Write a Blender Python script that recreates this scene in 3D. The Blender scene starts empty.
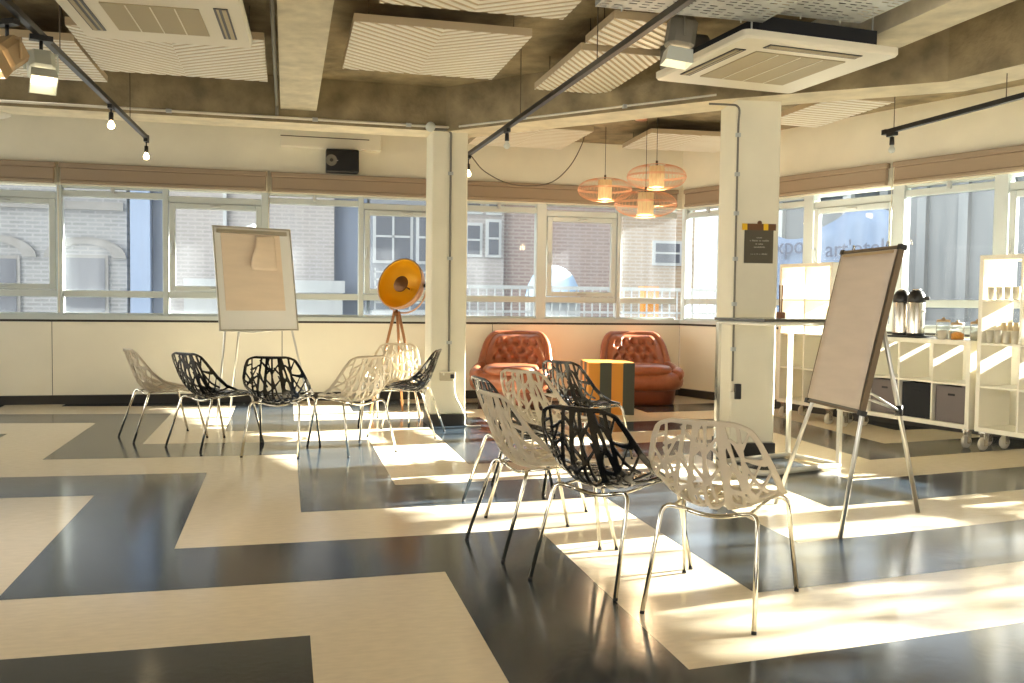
import bpy, math, random
import numpy as np
from mathutils import Vector, Matrix, Euler
C = bpy.context.scene.collection
PI = math.pi
rnd = random.Random(7)

# ------------------------------------------------------------------ materials
def lin(c):
    return tuple((x/12.92 if x <= .04045 else ((x+.055)/1.055)**2.4) for x in c)
def rgb(r, g, b): return lin((r/255, g/255, b/255))
def nodes(name):
    m = bpy.data.materials.new(name); m.use_nodes = True
    return m, m.node_tree.nodes, m.node_tree.links, m.node_tree.nodes['Principled BSDF']
def mat(name, col, rough=.5, metal=0, spec=.5, noise=0, scale=8, bump=0, bscale=40, coat=0, emit=None, estr=0, stretch=None):
    m, n, l, p = nodes(name)
    p.inputs['Base Color'].default_value = (*col, 1)
    p.inputs['Roughness'].default_value = rough
    p.inputs['Metallic'].default_value = metal
    p.inputs['Specular IOR Level'].default_value = spec
    p.inputs['Coat Weight'].default_value = coat
    if emit:
        p.inputs['Emission Color'].default_value = (*emit, 1)
        p.inputs['Emission Strength'].default_value = estr
    tc = n.new('ShaderNodeTexCoord'); mp = n.new('ShaderNodeMapping')
    l.new(tc.outputs['Object'], mp.inputs['Vector'])
    if stretch: mp.inputs['Scale'].default_value = stretch
    if noise:
        t = n.new('ShaderNodeTexNoise'); t.inputs['Scale'].default_value = scale; t.inputs['Detail'].default_value = 6
        l.new(mp.outputs[0], t.inputs['Vector'])
        r = n.new('ShaderNodeMixRGB'); r.blend_type = 'MIX'
        r.inputs[1].default_value = (*[min(1, c*(1-noise)) for c in col], 1)
        r.inputs[2].default_value = (*[min(1, c*(1+noise)) for c in col], 1)
        cr = n.new('ShaderNodeMapRange'); cr.inputs[1].default_value = .3; cr.inputs[2].default_value = .7
        l.new(t.outputs[0], cr.inputs[0]); l.new(cr.outputs[0], r.inputs[0]); l.new(r.outputs[0], p.inputs['Base Color'])
    if bump:
        t = n.new('ShaderNodeTexNoise'); t.inputs['Scale'].default_value = bscale; t.inputs['Detail'].default_value = 4
        l.new(mp.outputs[0], t.inputs['Vector'])
        b = n.new('ShaderNodeBump'); b.inputs['Strength'].default_value = bump; b.inputs['Distance'].default_value = .01
        l.new(t.outputs[0], b.inputs['Height']); l.new(b.outputs[0], p.inputs['Normal'])
    return m
def brick_mat(name, c1, c2, mortar, scale=1.0, w=.5, h=.16):
    m, n, l, p = nodes(name)
    tc = n.new('ShaderNodeTexCoord'); b = n.new('ShaderNodeTexBrick')
    mp = n.new('ShaderNodeMapping'); mp.inputs['Rotation'].default_value = (PI/2, 0, 0)
    l.new(tc.outputs['Object'], mp.inputs['Vector']); l.new(mp.outputs[0], b.inputs['Vector'])
    b.inputs['Color1'].default_value = (*c1, 1); b.inputs['Color2'].default_value = (*c2, 1); b.inputs['Mortar'].default_value = (*mortar, 1)
    b.inputs['Scale'].default_value = scale; b.inputs['Brick Width'].default_value = w; b.inputs['Row Height'].default_value = h; b.inputs['Mortar Size'].default_value = .02
    l.new(b.outputs[0], p.inputs['Base Color']); p.inputs['Roughness'].default_value = .85
    return m
def glass_mat(name, tint, haze, hazecol=(1, 1, 1), gloss=.5):
    m = bpy.data.materials.new(name); m.use_nodes = True
    n, l = m.node_tree.nodes, m.node_tree.links; n.clear()
    o = n.new('ShaderNodeOutputMaterial'); t = n.new('ShaderNodeBsdfTransparent'); t.inputs[0].default_value = (*tint, 1)
    g = n.new('ShaderNodeBsdfGlossy'); g.inputs['Roughness'].default_value = .02
    f = n.new('ShaderNodeLayerWeight'); f.inputs[0].default_value = .15
    mu = n.new('ShaderNodeMath'); mu.operation = 'MULTIPLY'; mu.inputs[1].default_value = gloss
    x = n.new('ShaderNodeMixShader'); l.new(f.outputs['Fresnel'], mu.inputs[0]); l.new(mu.outputs[0], x.inputs[0]); l.new(t.outputs[0], x.inputs[1]); l.new(g.outputs[0], x.inputs[2])
    d = n.new('ShaderNodeBsdfTranslucent'); d.inputs[0].default_value = (*hazecol, 1)
    tc = n.new('ShaderNodeTexCoord'); mp = n.new('ShaderNodeMapping'); mp.inputs['Scale'].default_value = (6, 6, .8)
    nz = n.new('ShaderNodeTexNoise'); nz.inputs['Scale'].default_value = 1.3; nz.inputs['Detail'].default_value = 5
    l.new(tc.outputs['Object'], mp.inputs[0]); l.new(mp.outputs[0], nz.inputs['Vector'])
    mr = n.new('ShaderNodeMapRange'); mr.inputs[1].default_value = .3; mr.inputs[2].default_value = .75; mr.inputs[3].default_value = haze*.6; mr.inputs[4].default_value = haze*1.6
    l.new(nz.outputs[0], mr.inputs[0])
    y = n.new('ShaderNodeMixShader'); l.new(mr.outputs[0], y.inputs[0]); l.new(x.outputs[0], y.inputs[1]); l.new(d.outputs[0], y.inputs[2])
    l.new(y.outputs[0], o.inputs[0])
    return m

M = {}
M['cream_wall'] = mat('cream_wall', rgb(232, 227, 206), .6, noise=.04, scale=3)
M['panel'] = mat('cream_panel', rgb(236, 231, 212), .35, noise=.03, scale=2)
M['plaster'] = mat('old_plaster', rgb(224, 214, 186), .8, noise=.14, scale=5, bump=.4, bscale=20)
M['concrete'] = mat('brown_concrete', rgb(146, 132, 102), .9, noise=.36, scale=4.5, bump=1, bscale=18)
M['concrete_light'] = mat('pale_concrete', rgb(206, 198, 174), .85, noise=.16, scale=7, bump=.5, bscale=16, stretch=(1, 1, 1))
M['black_skirt'] = mat('black_skirting', rgb(44, 40, 34), .5)
M['floor_cream'] = mat('cream_vinyl', rgb(232, 218, 190), .16, spec=.5, noise=.05, scale=14, bump=.03, bscale=30, stretch=(1, 3, 1))
M['floor_dark'] = mat('slate_vinyl', rgb(46, 55, 63), .15, spec=.45, noise=.2, scale=12, bump=.03, bscale=30)
M['frame'] = mat('window_frame_paint', rgb(196, 204, 202), .4)
M['glass'] = glass_mat('window_glass', (.97, .98, .98), .06, (.85, .93, 1))
M['glass_side'] = glass_mat('dusty_window_glass', (.96, .98, .98), .004, (.95, .98, 1))
M['blind'] = mat('tan_blind', rgb(152, 134, 112), .8, noise=.05, scale=60, stretch=(1, 1, 20))
M['white_metal'] = mat('white_metal', rgb(230, 226, 210), .35)
M['foam_tan'] = mat('tan_foam', rgb(196, 178, 146), .8)
M['ac_white'] = mat('ac_plastic', rgb(226, 220, 200), .4)
M['ac_grille'] = mat('ac_grille', rgb(176, 164, 134), .6)
M['chrome'] = mat('chrome', rgb(225, 220, 205), .12, metal=1)
M['steel'] = mat('brushed_steel', rgb(205, 200, 190), .25, metal=1)
M['galv'] = mat('galvanised_steel', rgb(190, 194, 192), .45, metal=.45, noise=.1)
M['black'] = mat('black_plastic', rgb(26, 26, 26), .35)
M['black_gloss'] = mat('black_gloss_plastic', rgb(18, 19, 20), .16, spec=.6)
M['white_plastic'] = mat('white_chair_plastic', rgb(216, 206, 188), .3)
_m = M['white_plastic']; _p = _m.node_tree.nodes['Principled BSDF']; _p.inputs['Base Color'].default_value = (*rgb(222, 212, 194), 1)
_t = _m.node_tree.nodes.new('ShaderNodeBsdfTranslucent'); _t.inputs[0].default_value = (*rgb(235, 225, 200), 1)
_x = _m.node_tree.nodes.new('ShaderNodeMixShader'); _x.inputs[0].default_value = .34
_o = _m.node_tree.nodes['Material Output']; _m.node_tree.links.new(_p.outputs[0], _x.inputs[1]); _m.node_tree.links.new(_t.outputs[0], _x.inputs[2]); _m.node_tree.links.new(_x.outputs[0], _o.inputs[0])
M['rubber'] = mat('rubber', rgb(30, 30, 30), .7)
M['leather'] = mat('tan_leather', rgb(150, 88, 58), .32, noise=.15, scale=12, bump=.15, bscale=60, coat=.15)
M['leather_dark'] = mat('tan_leather_base', rgb(120, 66, 44), .4, noise=.12, scale=12, bump=.15, bscale=60)
M['paper'] = mat('flip_paper', rgb(240, 224, 204), .8, noise=.04, scale=3, stretch=(1, 1, 6))
M['paper_grey'] = mat('flip_paper_back', rgb(202, 186, 168), .8, noise=.05, scale=3, stretch=(1, 1, 6))
M['whiteboard'] = mat('whiteboard', rgb(246, 248, 247), .25)
M['alu'] = mat('aluminium', rgb(200, 198, 190), .3, metal=.9)
M['kallax'] = mat('white_laminate', rgb(236, 231, 214), .4)
M['box_black'] = mat('black_fabric_box', rgb(34, 35, 38), .9)
M['box_grey'] = mat('grey_fabric_box', rgb(112, 104, 102), .9)
M['orange'] = mat('orange_paint', rgb(224, 150, 50), .5)
M['charcoal'] = mat('charcoal_paint', rgb(70, 72, 62), .5)
M['gold'] = mat('gold_inside', rgb(255, 188, 24), .4, metal=.25)
M['dish_out'] = mat('dish_outside', rgb(190, 150, 120), .4, metal=.3)
M['bronze'] = mat('bronze_disc', rgb(112, 74, 40), .4, metal=.6)
M['wood'] = mat('light_wood', rgb(186, 134, 90), .5, noise=.15, scale=20, stretch=(8, 8, 1))
M['wood_block'] = mat('brown_wood', rgb(140, 84, 44), .5, noise=.15, scale=30)
M['copper'] = mat('copper_wire', rgb(232, 172, 134), .35, metal=.5)
M['shade'] = mat('fabric_shade', rgb(226, 205, 160), .9, noise=.12, scale=40, stretch=(6, 6, .4), emit=rgb(255, 190, 110), estr=.1)
M['shade_glow'] = mat('lit_diffuser', rgb(255, 220, 160), .9, emit=rgb(255, 205, 130), estr=1.6)
M['lens_glow'] = mat('lit_lens', (1, 1, 1), .3, emit=rgb(255, 230, 190), estr=2.2)
M['bulb'] = mat('lit_bulb', (1, 1, 1), .3, emit=rgb(255, 226, 170), estr=14)
M['wire'] = mat('dark_wire', rgb(90, 78, 60), .6)
M['cup'] = mat('grey_ceramic', rgb(196, 190, 174), .4)
M['jar'] = glass_mat('jar_glass', (.93, .96, .96), .12, (1, 1, 1), .8)
M['biscuit'] = mat('orange_snack', rgb(214, 140, 50), .7, noise=.3, scale=60)
M['sign'] = mat('sign_board', rgb(84, 78, 62), .6)
M['sign_text'] = mat('sign_text', rgb(205, 200, 185), .6)
M['tape_y'] = mat('yellow_tape', rgb(236, 188, 20), .5)
M['tape_b'] = mat('brown_tape', rgb(104, 66, 30), .5)
M['table_top'] = mat('dark_table_top', rgb(70, 66, 56), .2)
M['tan_metal'] = mat('tan_metal', rgb(176, 150, 112), .5)
M['bronze_edge'] = mat('bronze_edge', rgb(112, 94, 70), .5)
M['grey_metal'] = mat('grey_metal', rgb(120, 116, 104), .5)
M['frost'] = mat('frosted_plastic', rgb(210, 215, 205), .3)
M['socket'] = mat('steel_socket', rgb(196, 186, 158), .3, metal=.5)
# outside
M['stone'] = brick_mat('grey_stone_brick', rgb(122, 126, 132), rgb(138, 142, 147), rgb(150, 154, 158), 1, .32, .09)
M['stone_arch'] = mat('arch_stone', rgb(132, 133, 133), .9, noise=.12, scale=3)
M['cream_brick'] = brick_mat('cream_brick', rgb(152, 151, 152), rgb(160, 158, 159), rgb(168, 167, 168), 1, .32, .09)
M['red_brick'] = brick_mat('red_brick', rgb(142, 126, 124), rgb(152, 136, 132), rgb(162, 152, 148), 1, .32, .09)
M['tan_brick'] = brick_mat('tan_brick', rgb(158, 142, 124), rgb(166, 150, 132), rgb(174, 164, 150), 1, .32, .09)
M['blue_panel'] = mat('blue_cladding', rgb(138, 160, 194), .5, noise=.05, scale=.6)
M['slate_panel'] = mat('slate_blue_cladding', rgb(112, 126, 150), .5)
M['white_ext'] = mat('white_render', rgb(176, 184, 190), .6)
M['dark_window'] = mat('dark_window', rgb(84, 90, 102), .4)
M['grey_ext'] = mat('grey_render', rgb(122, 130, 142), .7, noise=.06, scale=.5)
M['dark_rail'] = mat('dark_rail', rgb(90, 92, 96), .5)
M['ground'] = mat('asphalt', rgb(110, 110, 108), .9, noise=.1, scale=2)
M['side_grey'] = mat('dull_grey_render', rgb(92, 100, 108), .8, noise=.1, scale=.6)
M['side_stone'] = mat('dull_grey_stone', rgb(108, 116, 124), .8)
M['side_pale'] = mat('pale_stone', rgb(150, 158, 164), .8)
M['banner'] = mat('pale_blue_banner', rgb(84, 104, 134), .7, noise=.05, scale=.8)
M['banner_text'] = mat('banner_lettering', rgb(50, 62, 88), .7)
M['leaf'] = mat('leaf', rgb(96, 112, 70), .6)
M['sky_blue'] = mat('blue_awning', rgb(166, 200, 236), .6)

# ------------------------------------------------------------------ mesh builder
class MB:
    def __init__(s): s.v = []; s.f = []; s.mi = []; s.sm = []
    def add(s, vs, fs, mi=0, smooth=False, mx=None):
        o = len(s.v)
        if mx is not None: vs = [mx @ Vector(q) for q in vs]
        s.v += [tuple(q) for q in vs]; s.f += [tuple(i+o for i in f) for f in fs]
        s.mi += [mi]*len(fs); s.sm += [smooth]*len(fs); return s
    def box(s, c, d, rz=0, mi=0, mx=None, bev=0):
        x, y, z = d[0]/2, d[1]/2, d[2]/2
        R = Matrix.Translation(c) @ Matrix.Rotation(rz, 4, 'Z')
        if mx is not None: R = mx @ R
        if bev > 0:
            b = min(bev, x*.95, y*.95, z*.95)
            vs = []; idx = {}
            for sx in (-1, 1):
                for sy in (-1, 1):
                    for sz in (-1, 1):
                        for a in range(3):
                            q = [sx*(x-b), sy*(y-b), sz*(z-b)]; q[a] = (sx*x, sy*y, sz*z)[a]
                            idx[(sx, sy, sz, a)] = len(vs); vs.append(q)
            fs = []
            for a in range(3):
                b1, b2 = (a+1) % 3, (a+2) % 3
                for sg in (-1, 1):
                    def k(p, q):
                        t = [0, 0, 0]; t[a] = sg; t[b1] = p; t[b2] = q; return idx[(*t, a)]
                    f = [k(-1, -1), k(1, -1), k(1, 1), k(-1, 1)]
                    fs.append(f if sg > 0 else f[::-1])
            for a in range(3):   # edges
                b1, b2 = (a+1) % 3, (a+2) % 3
                for p in (-1, 1):
                    for q in (-1, 1):
                        t0 = [0, 0, 0]; t0[a] = -1; t0[b1] = p; t0[b2] = q; t1 = list(t0); t1[a] = 1
                        fs.append([idx[(*t0, b1)], idx[(*t1, b1)], idx[(*t1, b2)], idx[(*t0, b2)]])
            for sx in (-1, 1):
                for sy in (-1, 1):
                    for sz in (-1, 1): fs.append([idx[(sx, sy, sz, a)] for a in range(3)])
            return s.add(vs, fs, mi, False, R)
        vs = [(i*x, j*y, k*z) for k in (-1, 1) for j in (-1, 1) for i in (-1, 1)]
        fs = [(0, 2, 3, 1), (4, 5, 7, 6), (0, 1, 5, 4), (2, 6, 7, 3), (0, 4, 6, 2), (1, 3, 7, 5)]
        return s.add(vs, fs, mi, False, R)
    def bb(s, x0, x1, y0, y1, z0, z1, mi=0, bev=0):
        return s.box(((x0+x1)/2, (y0+y1)/2, (z0+z1)/2), (x1-x0, y1-y0, z1-z0), 0, mi, None, bev)
    def tube(s, pts, r, n=10, mi=0, caps=True, closed=False):
        pts = [Vector(p) for p in pts]; N = len(pts)
        rs = r if isinstance(r, (list, tuple)) else [r]*N
        vs = []; up = None
        for i, p in enumerate(pts):
            a = pts[(i-1) % N] if (closed or i > 0) else p; b = pts[(i+1) % N] if (closed or i < N-1) else p
            t = (b-a).normalized()
            if up is None:
                up = Vector((0, 0, 1)) if abs(t.z) < .9 else Vector((1, 0, 0))
            u = (up - t*up.dot(t)).normalized(); w = t.cross(u); up = u
            for k in range(n):
                g = 2*PI*k/n; vs.append(p + (u*math.cos(g)+w*math.sin(g))*rs[i])
        fs = []
        for i in range(N if closed else N-1):
            j = (i+1) % N
            for k in range(n): fs.append((i*n+k, i*n+(k+1) % n, j*n+(k+1) % n, j*n+k))
        if caps and not closed: fs += [tuple(range(n))[::-1], tuple((N-1)*n+k for k in range(n))]
        return s.add(vs, fs, mi, True)
    def lathe(s, prof, c=(0, 0, 0), n=20, mi=0, mx=None, smooth=True):
        vs = []; fs = []
        T = Matrix.Translation(c) if mx is None else mx
        for r, zz in prof:
            for k in range(n): vs.append((r*math.cos(2*PI*k/n), r*math.sin(2*PI*k/n), zz))
        for i in range(len(prof)-1):
            for k in range(n): fs.append((i*n+k, i*n+(k+1) % n, (i+1)*n+(k+1) % n, (i+1)*n+k))
        return s.add(vs, fs, mi, smooth, T)
    def prism(s, poly, z0, z1, mi=0, mib=None):
        n = len(poly); vs = [(x, y, z0) for x, y in poly]+[(x, y, z1) for x, y in poly]
        s.add(vs, [tuple(range(n))[::-1]], mi if mib is None else mib); o = len(s.v)-2*n
        s.f += [tuple(o+n+i for i in range(n))]; s.mi += [mi]; s.sm += [False]
        for i in range(n):
            j = (i+1) % n; s.f.append((o+i, o+j, o+n+j, o+n+i)); s.mi.append(mi); s.sm.append(False)
        return s
    def sheet(s, fn, nu, nv, mi=0, smooth=True, flip=False):
        vs = [fn(i/nu, j/nv) for j in range(nv+1) for i in range(nu+1)]; W = nu+1
        fs = [(j*W+i, j*W+i+1, (j+1)*W+i+1, (j+1)*W+i) for j in range(nv) for i in range(nu)]
        if flip: fs = [f[::-1] for f in fs]
        return s.add(vs, fs, mi, smooth)
    def build(s, name, mats, parent=None):
        me = bpy.data.meshes.new(name); me.from_pydata(s.v, [], s.f)
        for m in (mats if isinstance(mats, (list, tuple)) else [mats]): me.materials.append(m)
        me.polygons.foreach_set('material_index', s.mi); me.polygons.foreach_set('use_smooth', s.sm); me.update()
        o = bpy.data.objects.new(name, me); C.objects.link(o)
        if parent is not None: o.parent = parent
        return o
def tag(o, label, cat, group=None, kind=None):
    if label: o['label'] = label
    if cat: o['category'] = cat
    if group: o['group'] = group
    if kind: o['kind'] = kind
    return o
def thing(name, label, cat, loc=(0, 0, 0), rz=0, group=None):
    o = bpy.data.objects.new(name, None); C.objects.link(o); o.empty_display_size = .1
    o.location = loc; o.rotation_euler = (0, 0, rz); return tag(o, label, cat, group)
def struct(o): o['kind'] = 'structure'; return o
def dup(root, loc, rz, label, group=None):
    r = root.copy(); C.objects.link(r); r.location = loc; r.rotation_euler = (0, 0, rz); r['label'] = label
    if group: r['group'] = group
    for ch in list(root.children):
        c = ch.copy(); C.objects.link(c); c.parent = r
        for g in ch.children:
            d = g.copy(); C.objects.link(d); d.parent = c
    return r
def solid(o, t, off=0):
    m = o.modifiers.new('thick', 'SOLIDIFY'); m.thickness = t; m.offset = off; return o
def smooth_curve(pts, n=8):
    """Catmull-Rom through pts."""
    P = [Vector(p) for p in pts]; P = [P[0]*2-P[1]]+P+[P[-1]*2-P[-2]]; out = []
    for i in range(1, len(P)-2):
        for k in range(n):
            t = k/n; a, b, c, d = P[i-1], P[i], P[i+1], P[i+2]
            out.append(.5*((2*b)+(c-a)*t+(2*a-5*b+4*c-d)*t*t+(-a+3*b-3*c+d)*t**3))
    out.append(P[-2]); return out
def fillet(pts, r, n=5):
    P = [Vector(p) for p in pts]; out = [P[0]]
    for i in range(1, len(P)-1):
        a, b, c = P[i-1], P[i], P[i+1]
        d1 = (a-b); d2 = (c-b); q = min(r, d1.length*.49, d2.length*.49)
        p0 = b+d1.normalized()*q; p1 = b+d2.normalized()*q
        for k in range(n+1):
            t = k/n; out.append(p0*(1-t)**2+b*2*t*(1-t)+p1*t*t)
    out.append(P[-1]); return out

# ------------------------------------------------------------------ camera
H = 1.2
cam = bpy.data.cameras.new('camera'); co = bpy.data.objects.new('camera', cam); C.objects.link(co)
cam.sensor_width = 36; cam.lens = 905/1024*36; cam.clip_start = .05; cam.clip_end = 300
pit, rol, yaw = math.radians(2.540), math.radians(.703), math.radians(14.007)
cp, sp = math.cos(pit), math.sin(pit); cr, sr = math.cos(rol), math.sin(rol)
rt, up, fw = Vector((1, 0, 0)), Vector((0, sp, cp)), Vector((0, cp, -sp))
r2, u2 = rt*cr+up*sr, up*cr-rt*sr
Rz = Matrix.Rotation(-yaw, 3, 'Z'); r2, u2, fw = Rz @ r2, Rz @ u2, Rz @ fw
mw = Matrix.Identity(4)
for i in range(3): mw[i][0], mw[i][1], mw[i][2] = r2[i], u2[i], -fw[i]
mw.translation = (0, 0, H); co.matrix_world = mw
bpy.context.scene.camera = co

# ------------------------------------------------------------------ light
vs = bpy.context.scene.view_settings
vs.view_transform = 'Standard'; vs.look = 'None'; vs.gamma = 1; vs.use_curve_mapping = False; vs.exposure = 1.2
bpy.context.scene.cycles.use_denoising = True
bpy.context.scene.cycles.max_bounces = 10; bpy.context.scene.cycles.diffuse_bounces = 6; bpy.context.scene.cycles.transparent_max_bounces = 24
bpy.context.scene.cycles.sample_clamp_indirect = 6
bpy.context.scene.cycles.caustics_reflective = False; bpy.context.scene.cycles.caustics_refractive = False
w = bpy.data.worlds.new('World'); bpy.context.scene.world = w; w.use_nodes = True
n, l = w.node_tree.nodes, w.node_tree.links; bg = n['Background']
tc = n.new('ShaderNodeTexCoord'); sx = n.new('ShaderNodeSeparateXYZ'); l.new(tc.outputs['Generated'], sx.inputs[0])
ra = n.new('ShaderNodeValToRGB'); e = ra.color_ramp.elements
e[0].position = 0; e[0].color = (.98, .95, .88, 1); e[1].position = .8; e[1].color = (.62, .74, .95, 1)
l.new(sx.outputs[2], ra.inputs[0])
# sky behind the room (away from the street), dimmed to weaken fill from there
ry = n.new('ShaderNodeMapRange'); ry.inputs[1].default_value = -.6; ry.inputs[2].default_value = .5; ry.inputs[3].default_value = 1; ry.inputs[4].default_value = 0
l.new(sx.outputs[1], ry.inputs[0])
mx = n.new('ShaderNodeMixRGB'); mx.inputs[2].default_value = (.22, .21, .20, 1)
l.new(ry.outputs[0], mx.inputs[0]); l.new(ra.outputs[0], mx.inputs[1]); l.new(mx.outputs[0], bg.inputs[0]); bg.inputs[1].default_value = 1.15
# made-up bright sky (toward -x), added as fill for the left of the room
rx = n.new('ShaderNodeMapRange'); rx.inputs[1].default_value = -.75; rx.inputs[2].default_value = -.1; rx.inputs[3].default_value = 1; rx.inputs[4].default_value = 0
m2 = n.new('ShaderNodeMixRGB'); m2.inputs[2].default_value = (2.7, 2.6, 2.4, 1)
l.new(sx.outputs[0], rx.inputs[0]); l.new(rx.outputs[0], m2.inputs[0]); l.new(mx.outputs[0], m2.inputs[1]); l.new(m2.outputs[0], bg.inputs[0])
sun = bpy.data.lights.new('sun', 'SUN'); sun.energy = 34; sun.angle = math.radians(.8); sun.color = (1, .94, .84)
so = bpy.data.objects.new('sun', sun); C.objects.link(so)
el, az = math.radians(20), math.radians(6)
sd = Vector((math.cos(el)*math.cos(az), math.cos(el)*math.sin(az), math.sin(el)))
so.rotation_euler = sd.to_track_quat('Z', 'Y').to_euler(); so.location = (12, 5, 8)

# ------------------------------------------------------------------ room
YW = 10.9; CX = 4.965
D2 = Vector((.342, -.94, 0)).normalized(); N2 = Vector((.94, .342, 0)).normalized()
A2 = math.atan2(D2.y, D2.x)
def w2(s, off=0, z=0): return Vector((CX, YW, z)) + D2*s + N2*off
L2 = 13.0
endw = w2(L2)
YB = -3.0
poly = [(-6, YB), (w2(L2).x, YB), (w2(L2).x, w2(L2).y), (CX, YW), (-6, YW)]
# floor: warped 0.6 m herringbone inlay
def FP(i, j):
    q = np.array([1, i, j, i*i, i*j, j*j], float)
    return float(q @ [.082, .599, -.001, .002, .002, 0]), float(q @ [3.892, .012, .638, .006, -.004, .002])
fl = MB(); fl.prism(poly, -.12, 0, 0)
# dark bands: stair k has horizontals of 4 units and columns of 1 unit
def inside_clip(P):
    # keep polygons in front of the back wall / inside W2 by clamping
    out = []
    for x, y in P:
        y = min(y, YW-.001)
        t = (Vector((x, y, 0))-Vector((CX, YW, 0))).dot(N2)
        if t > -.001: x, y = x-(t+.001)*N2.x, y-(t+.001)*N2.y
        out.append((x, max(y, YB))) 
    return out
EPS = .0006
def dark(i0, i1, j0, j1):
    # subdivide so that the warp stays smooth
    P = []
    ni = max(1, int(i1-i0)); 
    P += [FP(i0+(i1-i0)*k/ni, j0) for k in range(ni)]
    P += [FP(i1, j0+(j1-j0)*k/2) for k in range(2)]
    P += [FP(i1-(i1-i0)*k/ni, j1) for k in range(ni)]
    P += [FP(i0, j1-(j1-j0)*k/2) for k in range(2)]
    P = inside_clip(P)
    fl.add([(x, y, EPS) for x, y in P], [tuple(range(len(P)))], 1)
# band B passes: horizontal j 2..3 for i 0..4 ; column i 3..4 for j -1..2 ; etc.  (+3,-3) along the stair, (+2,+2) between stairs
for b in range(-4, 5):
    for k in range(-4, 5):
        oi, oj = 2*b+3*k, 2*b-3*k
        x, y = FP(oi+2, oj+1)
        if x < -8 or x > 11 or y < -5 or y > 13: continue
        if min(FP(oi, oj+2)[1], FP(oi+4, oj+2)[1]) < YW: dark(oi, oi+4, oj+2, oj+3)
        if FP(oi+3, oj)[1] < YW-.02: dark(oi+3, oi+4, oj, oj+2)
floor = struct(fl.build('floor', [M['floor_cream'], M['floor_dark']]))

ZC = 3.2
m = MB(); m.prism(poly, ZC, ZC+.25, 0); struct(m.build('ceiling', M['concrete']))
# ribs and edge beams
for x0, x1 in ((-.055, .262), (3.6, 3.93), (-3.75, -3.43)):
    m = MB(); y1 = 8.5 if x0 < 3 else 5.95
    m.bb(x0, x1, YB, y1, 2.905, ZC+.01); struct(m.build('ceiling_beam', M['concrete_light']))
fr = [(-6, 8.5), (1.45, 8.5), (3.25, 6.43), (4.5, 5.5), (5.28, 2.6), (6.6, -2.0)]
bk = [(-6, 8.87), (1.62, 8.87), (3.5, 6.72), (4.82, 5.72), (5.65, 2.7), (6.97, -1.9)]
m = MB()
zb = [2.79, 2.79, 2.77, 2.78, 2.78, 2.78]
for i in range(5):
    a, b, c, d = fr[i], fr[i+1], bk[i+1], bk[i]
    v = [(*a, zb[i]), (*b, zb[i+1]), (*c, zb[i+1]), (*d, zb[i]), (*a, ZC+.01), (*b, ZC+.01), (*c, ZC+.01), (*d, ZC+.01)]
    m.add(v, [(0, 3, 2, 1)], 1); m.add(v, [(0, 1, 5, 4), (2, 3, 7, 6)], 0)
    if i == 0: m.add(v, [(0, 4, 7, 3)], 0)
    if i == 4: m.add(v, [(1, 2, 6, 5)], 0)
struct(m.build('ceiling_beam', [M['concrete'], M['plaster']]))
# back wall: dado panels, sill, band above the blinds
ZS, ZH = .985, 2.43
m = MB(); xs = [-6, -4.95, -2.51, -.05, 2.47, CX]
for a, b in zip(xs, xs[1:]): m.bb(a+.004, b-.004, YW, YW+.12, .10, .915)
m.bb(-6, CX, YW+.012, YW+.16, 0, .93, 1); struct(m.build('wall_back', [M['panel'], M['black_skirt']]))
m = MB(); m.bb(-6, CX+.05, YW, YW+.25, 2.42, 3.25); struct(m.build('wall_back', M['cream_wall']))
m = MB(); m.bb(-6, CX-.005, YW-.012, YW+.01, 0.0, .095); struct(m.build('baseboard_back', M['black_skirt']))
m = MB(); m.bb(-6, CX, YW-.02, YW+.12, .94, ZS); m.bb(-6, CX, YW-.005, YW+.1, .915, .94, 1); struct(m.build('trim_1', [M['frame'], M['black_skirt']]))
m = MB(); m.bb(-6.15, -6, YB, YW+.1, 0, .93); m.bb(-6.15, -6, YB, YW+.1, 2.55, ZC); m.bb(-6.15, -6, YB, 3.9, .93, 2.55); struct(m.build('wall_left', M['cream_wall']))
# right wall (angled)
def w2box(mb, s0, s1, o0, o1, z0, z1, mi=0):
    c = w2((s0+s1)/2, (o0+o1)/2, (z0+z1)/2); mb.box(c, (s1-s0, o1-o0, z1-z0), A2, mi)
m = MB()
ss = [0, 1.22, 3.7, 6.2, 8.7, L2]
for a, b in zip(ss, ss[1:]): w2box(m, a+.004, b-.004, 0, .12, .10, .915)
w2box(m, 0, L2, .012, .16, 0, .93, 1); struct(m.build('wall_right', [M['panel'], M['black_skirt']]))
m = MB(); w2box(m, 0, L2, 0, .25, 2.42, 3.25); struct(m.build('wall_right', M['cream_wall']))
m = MB(); w2box(m, .005, L2, -.012, .01, 0, .095); struct(m.build('baseboard_right', M['black_skirt']))
m = MB(); w2box(m, 0, L2, -.02, .12, .94, ZS); w2box(m, 0, L2, -.005, .1, .915, .94, 1); struct(m.build('trim_2', [M['frame'], M['black_skirt']]))

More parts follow.
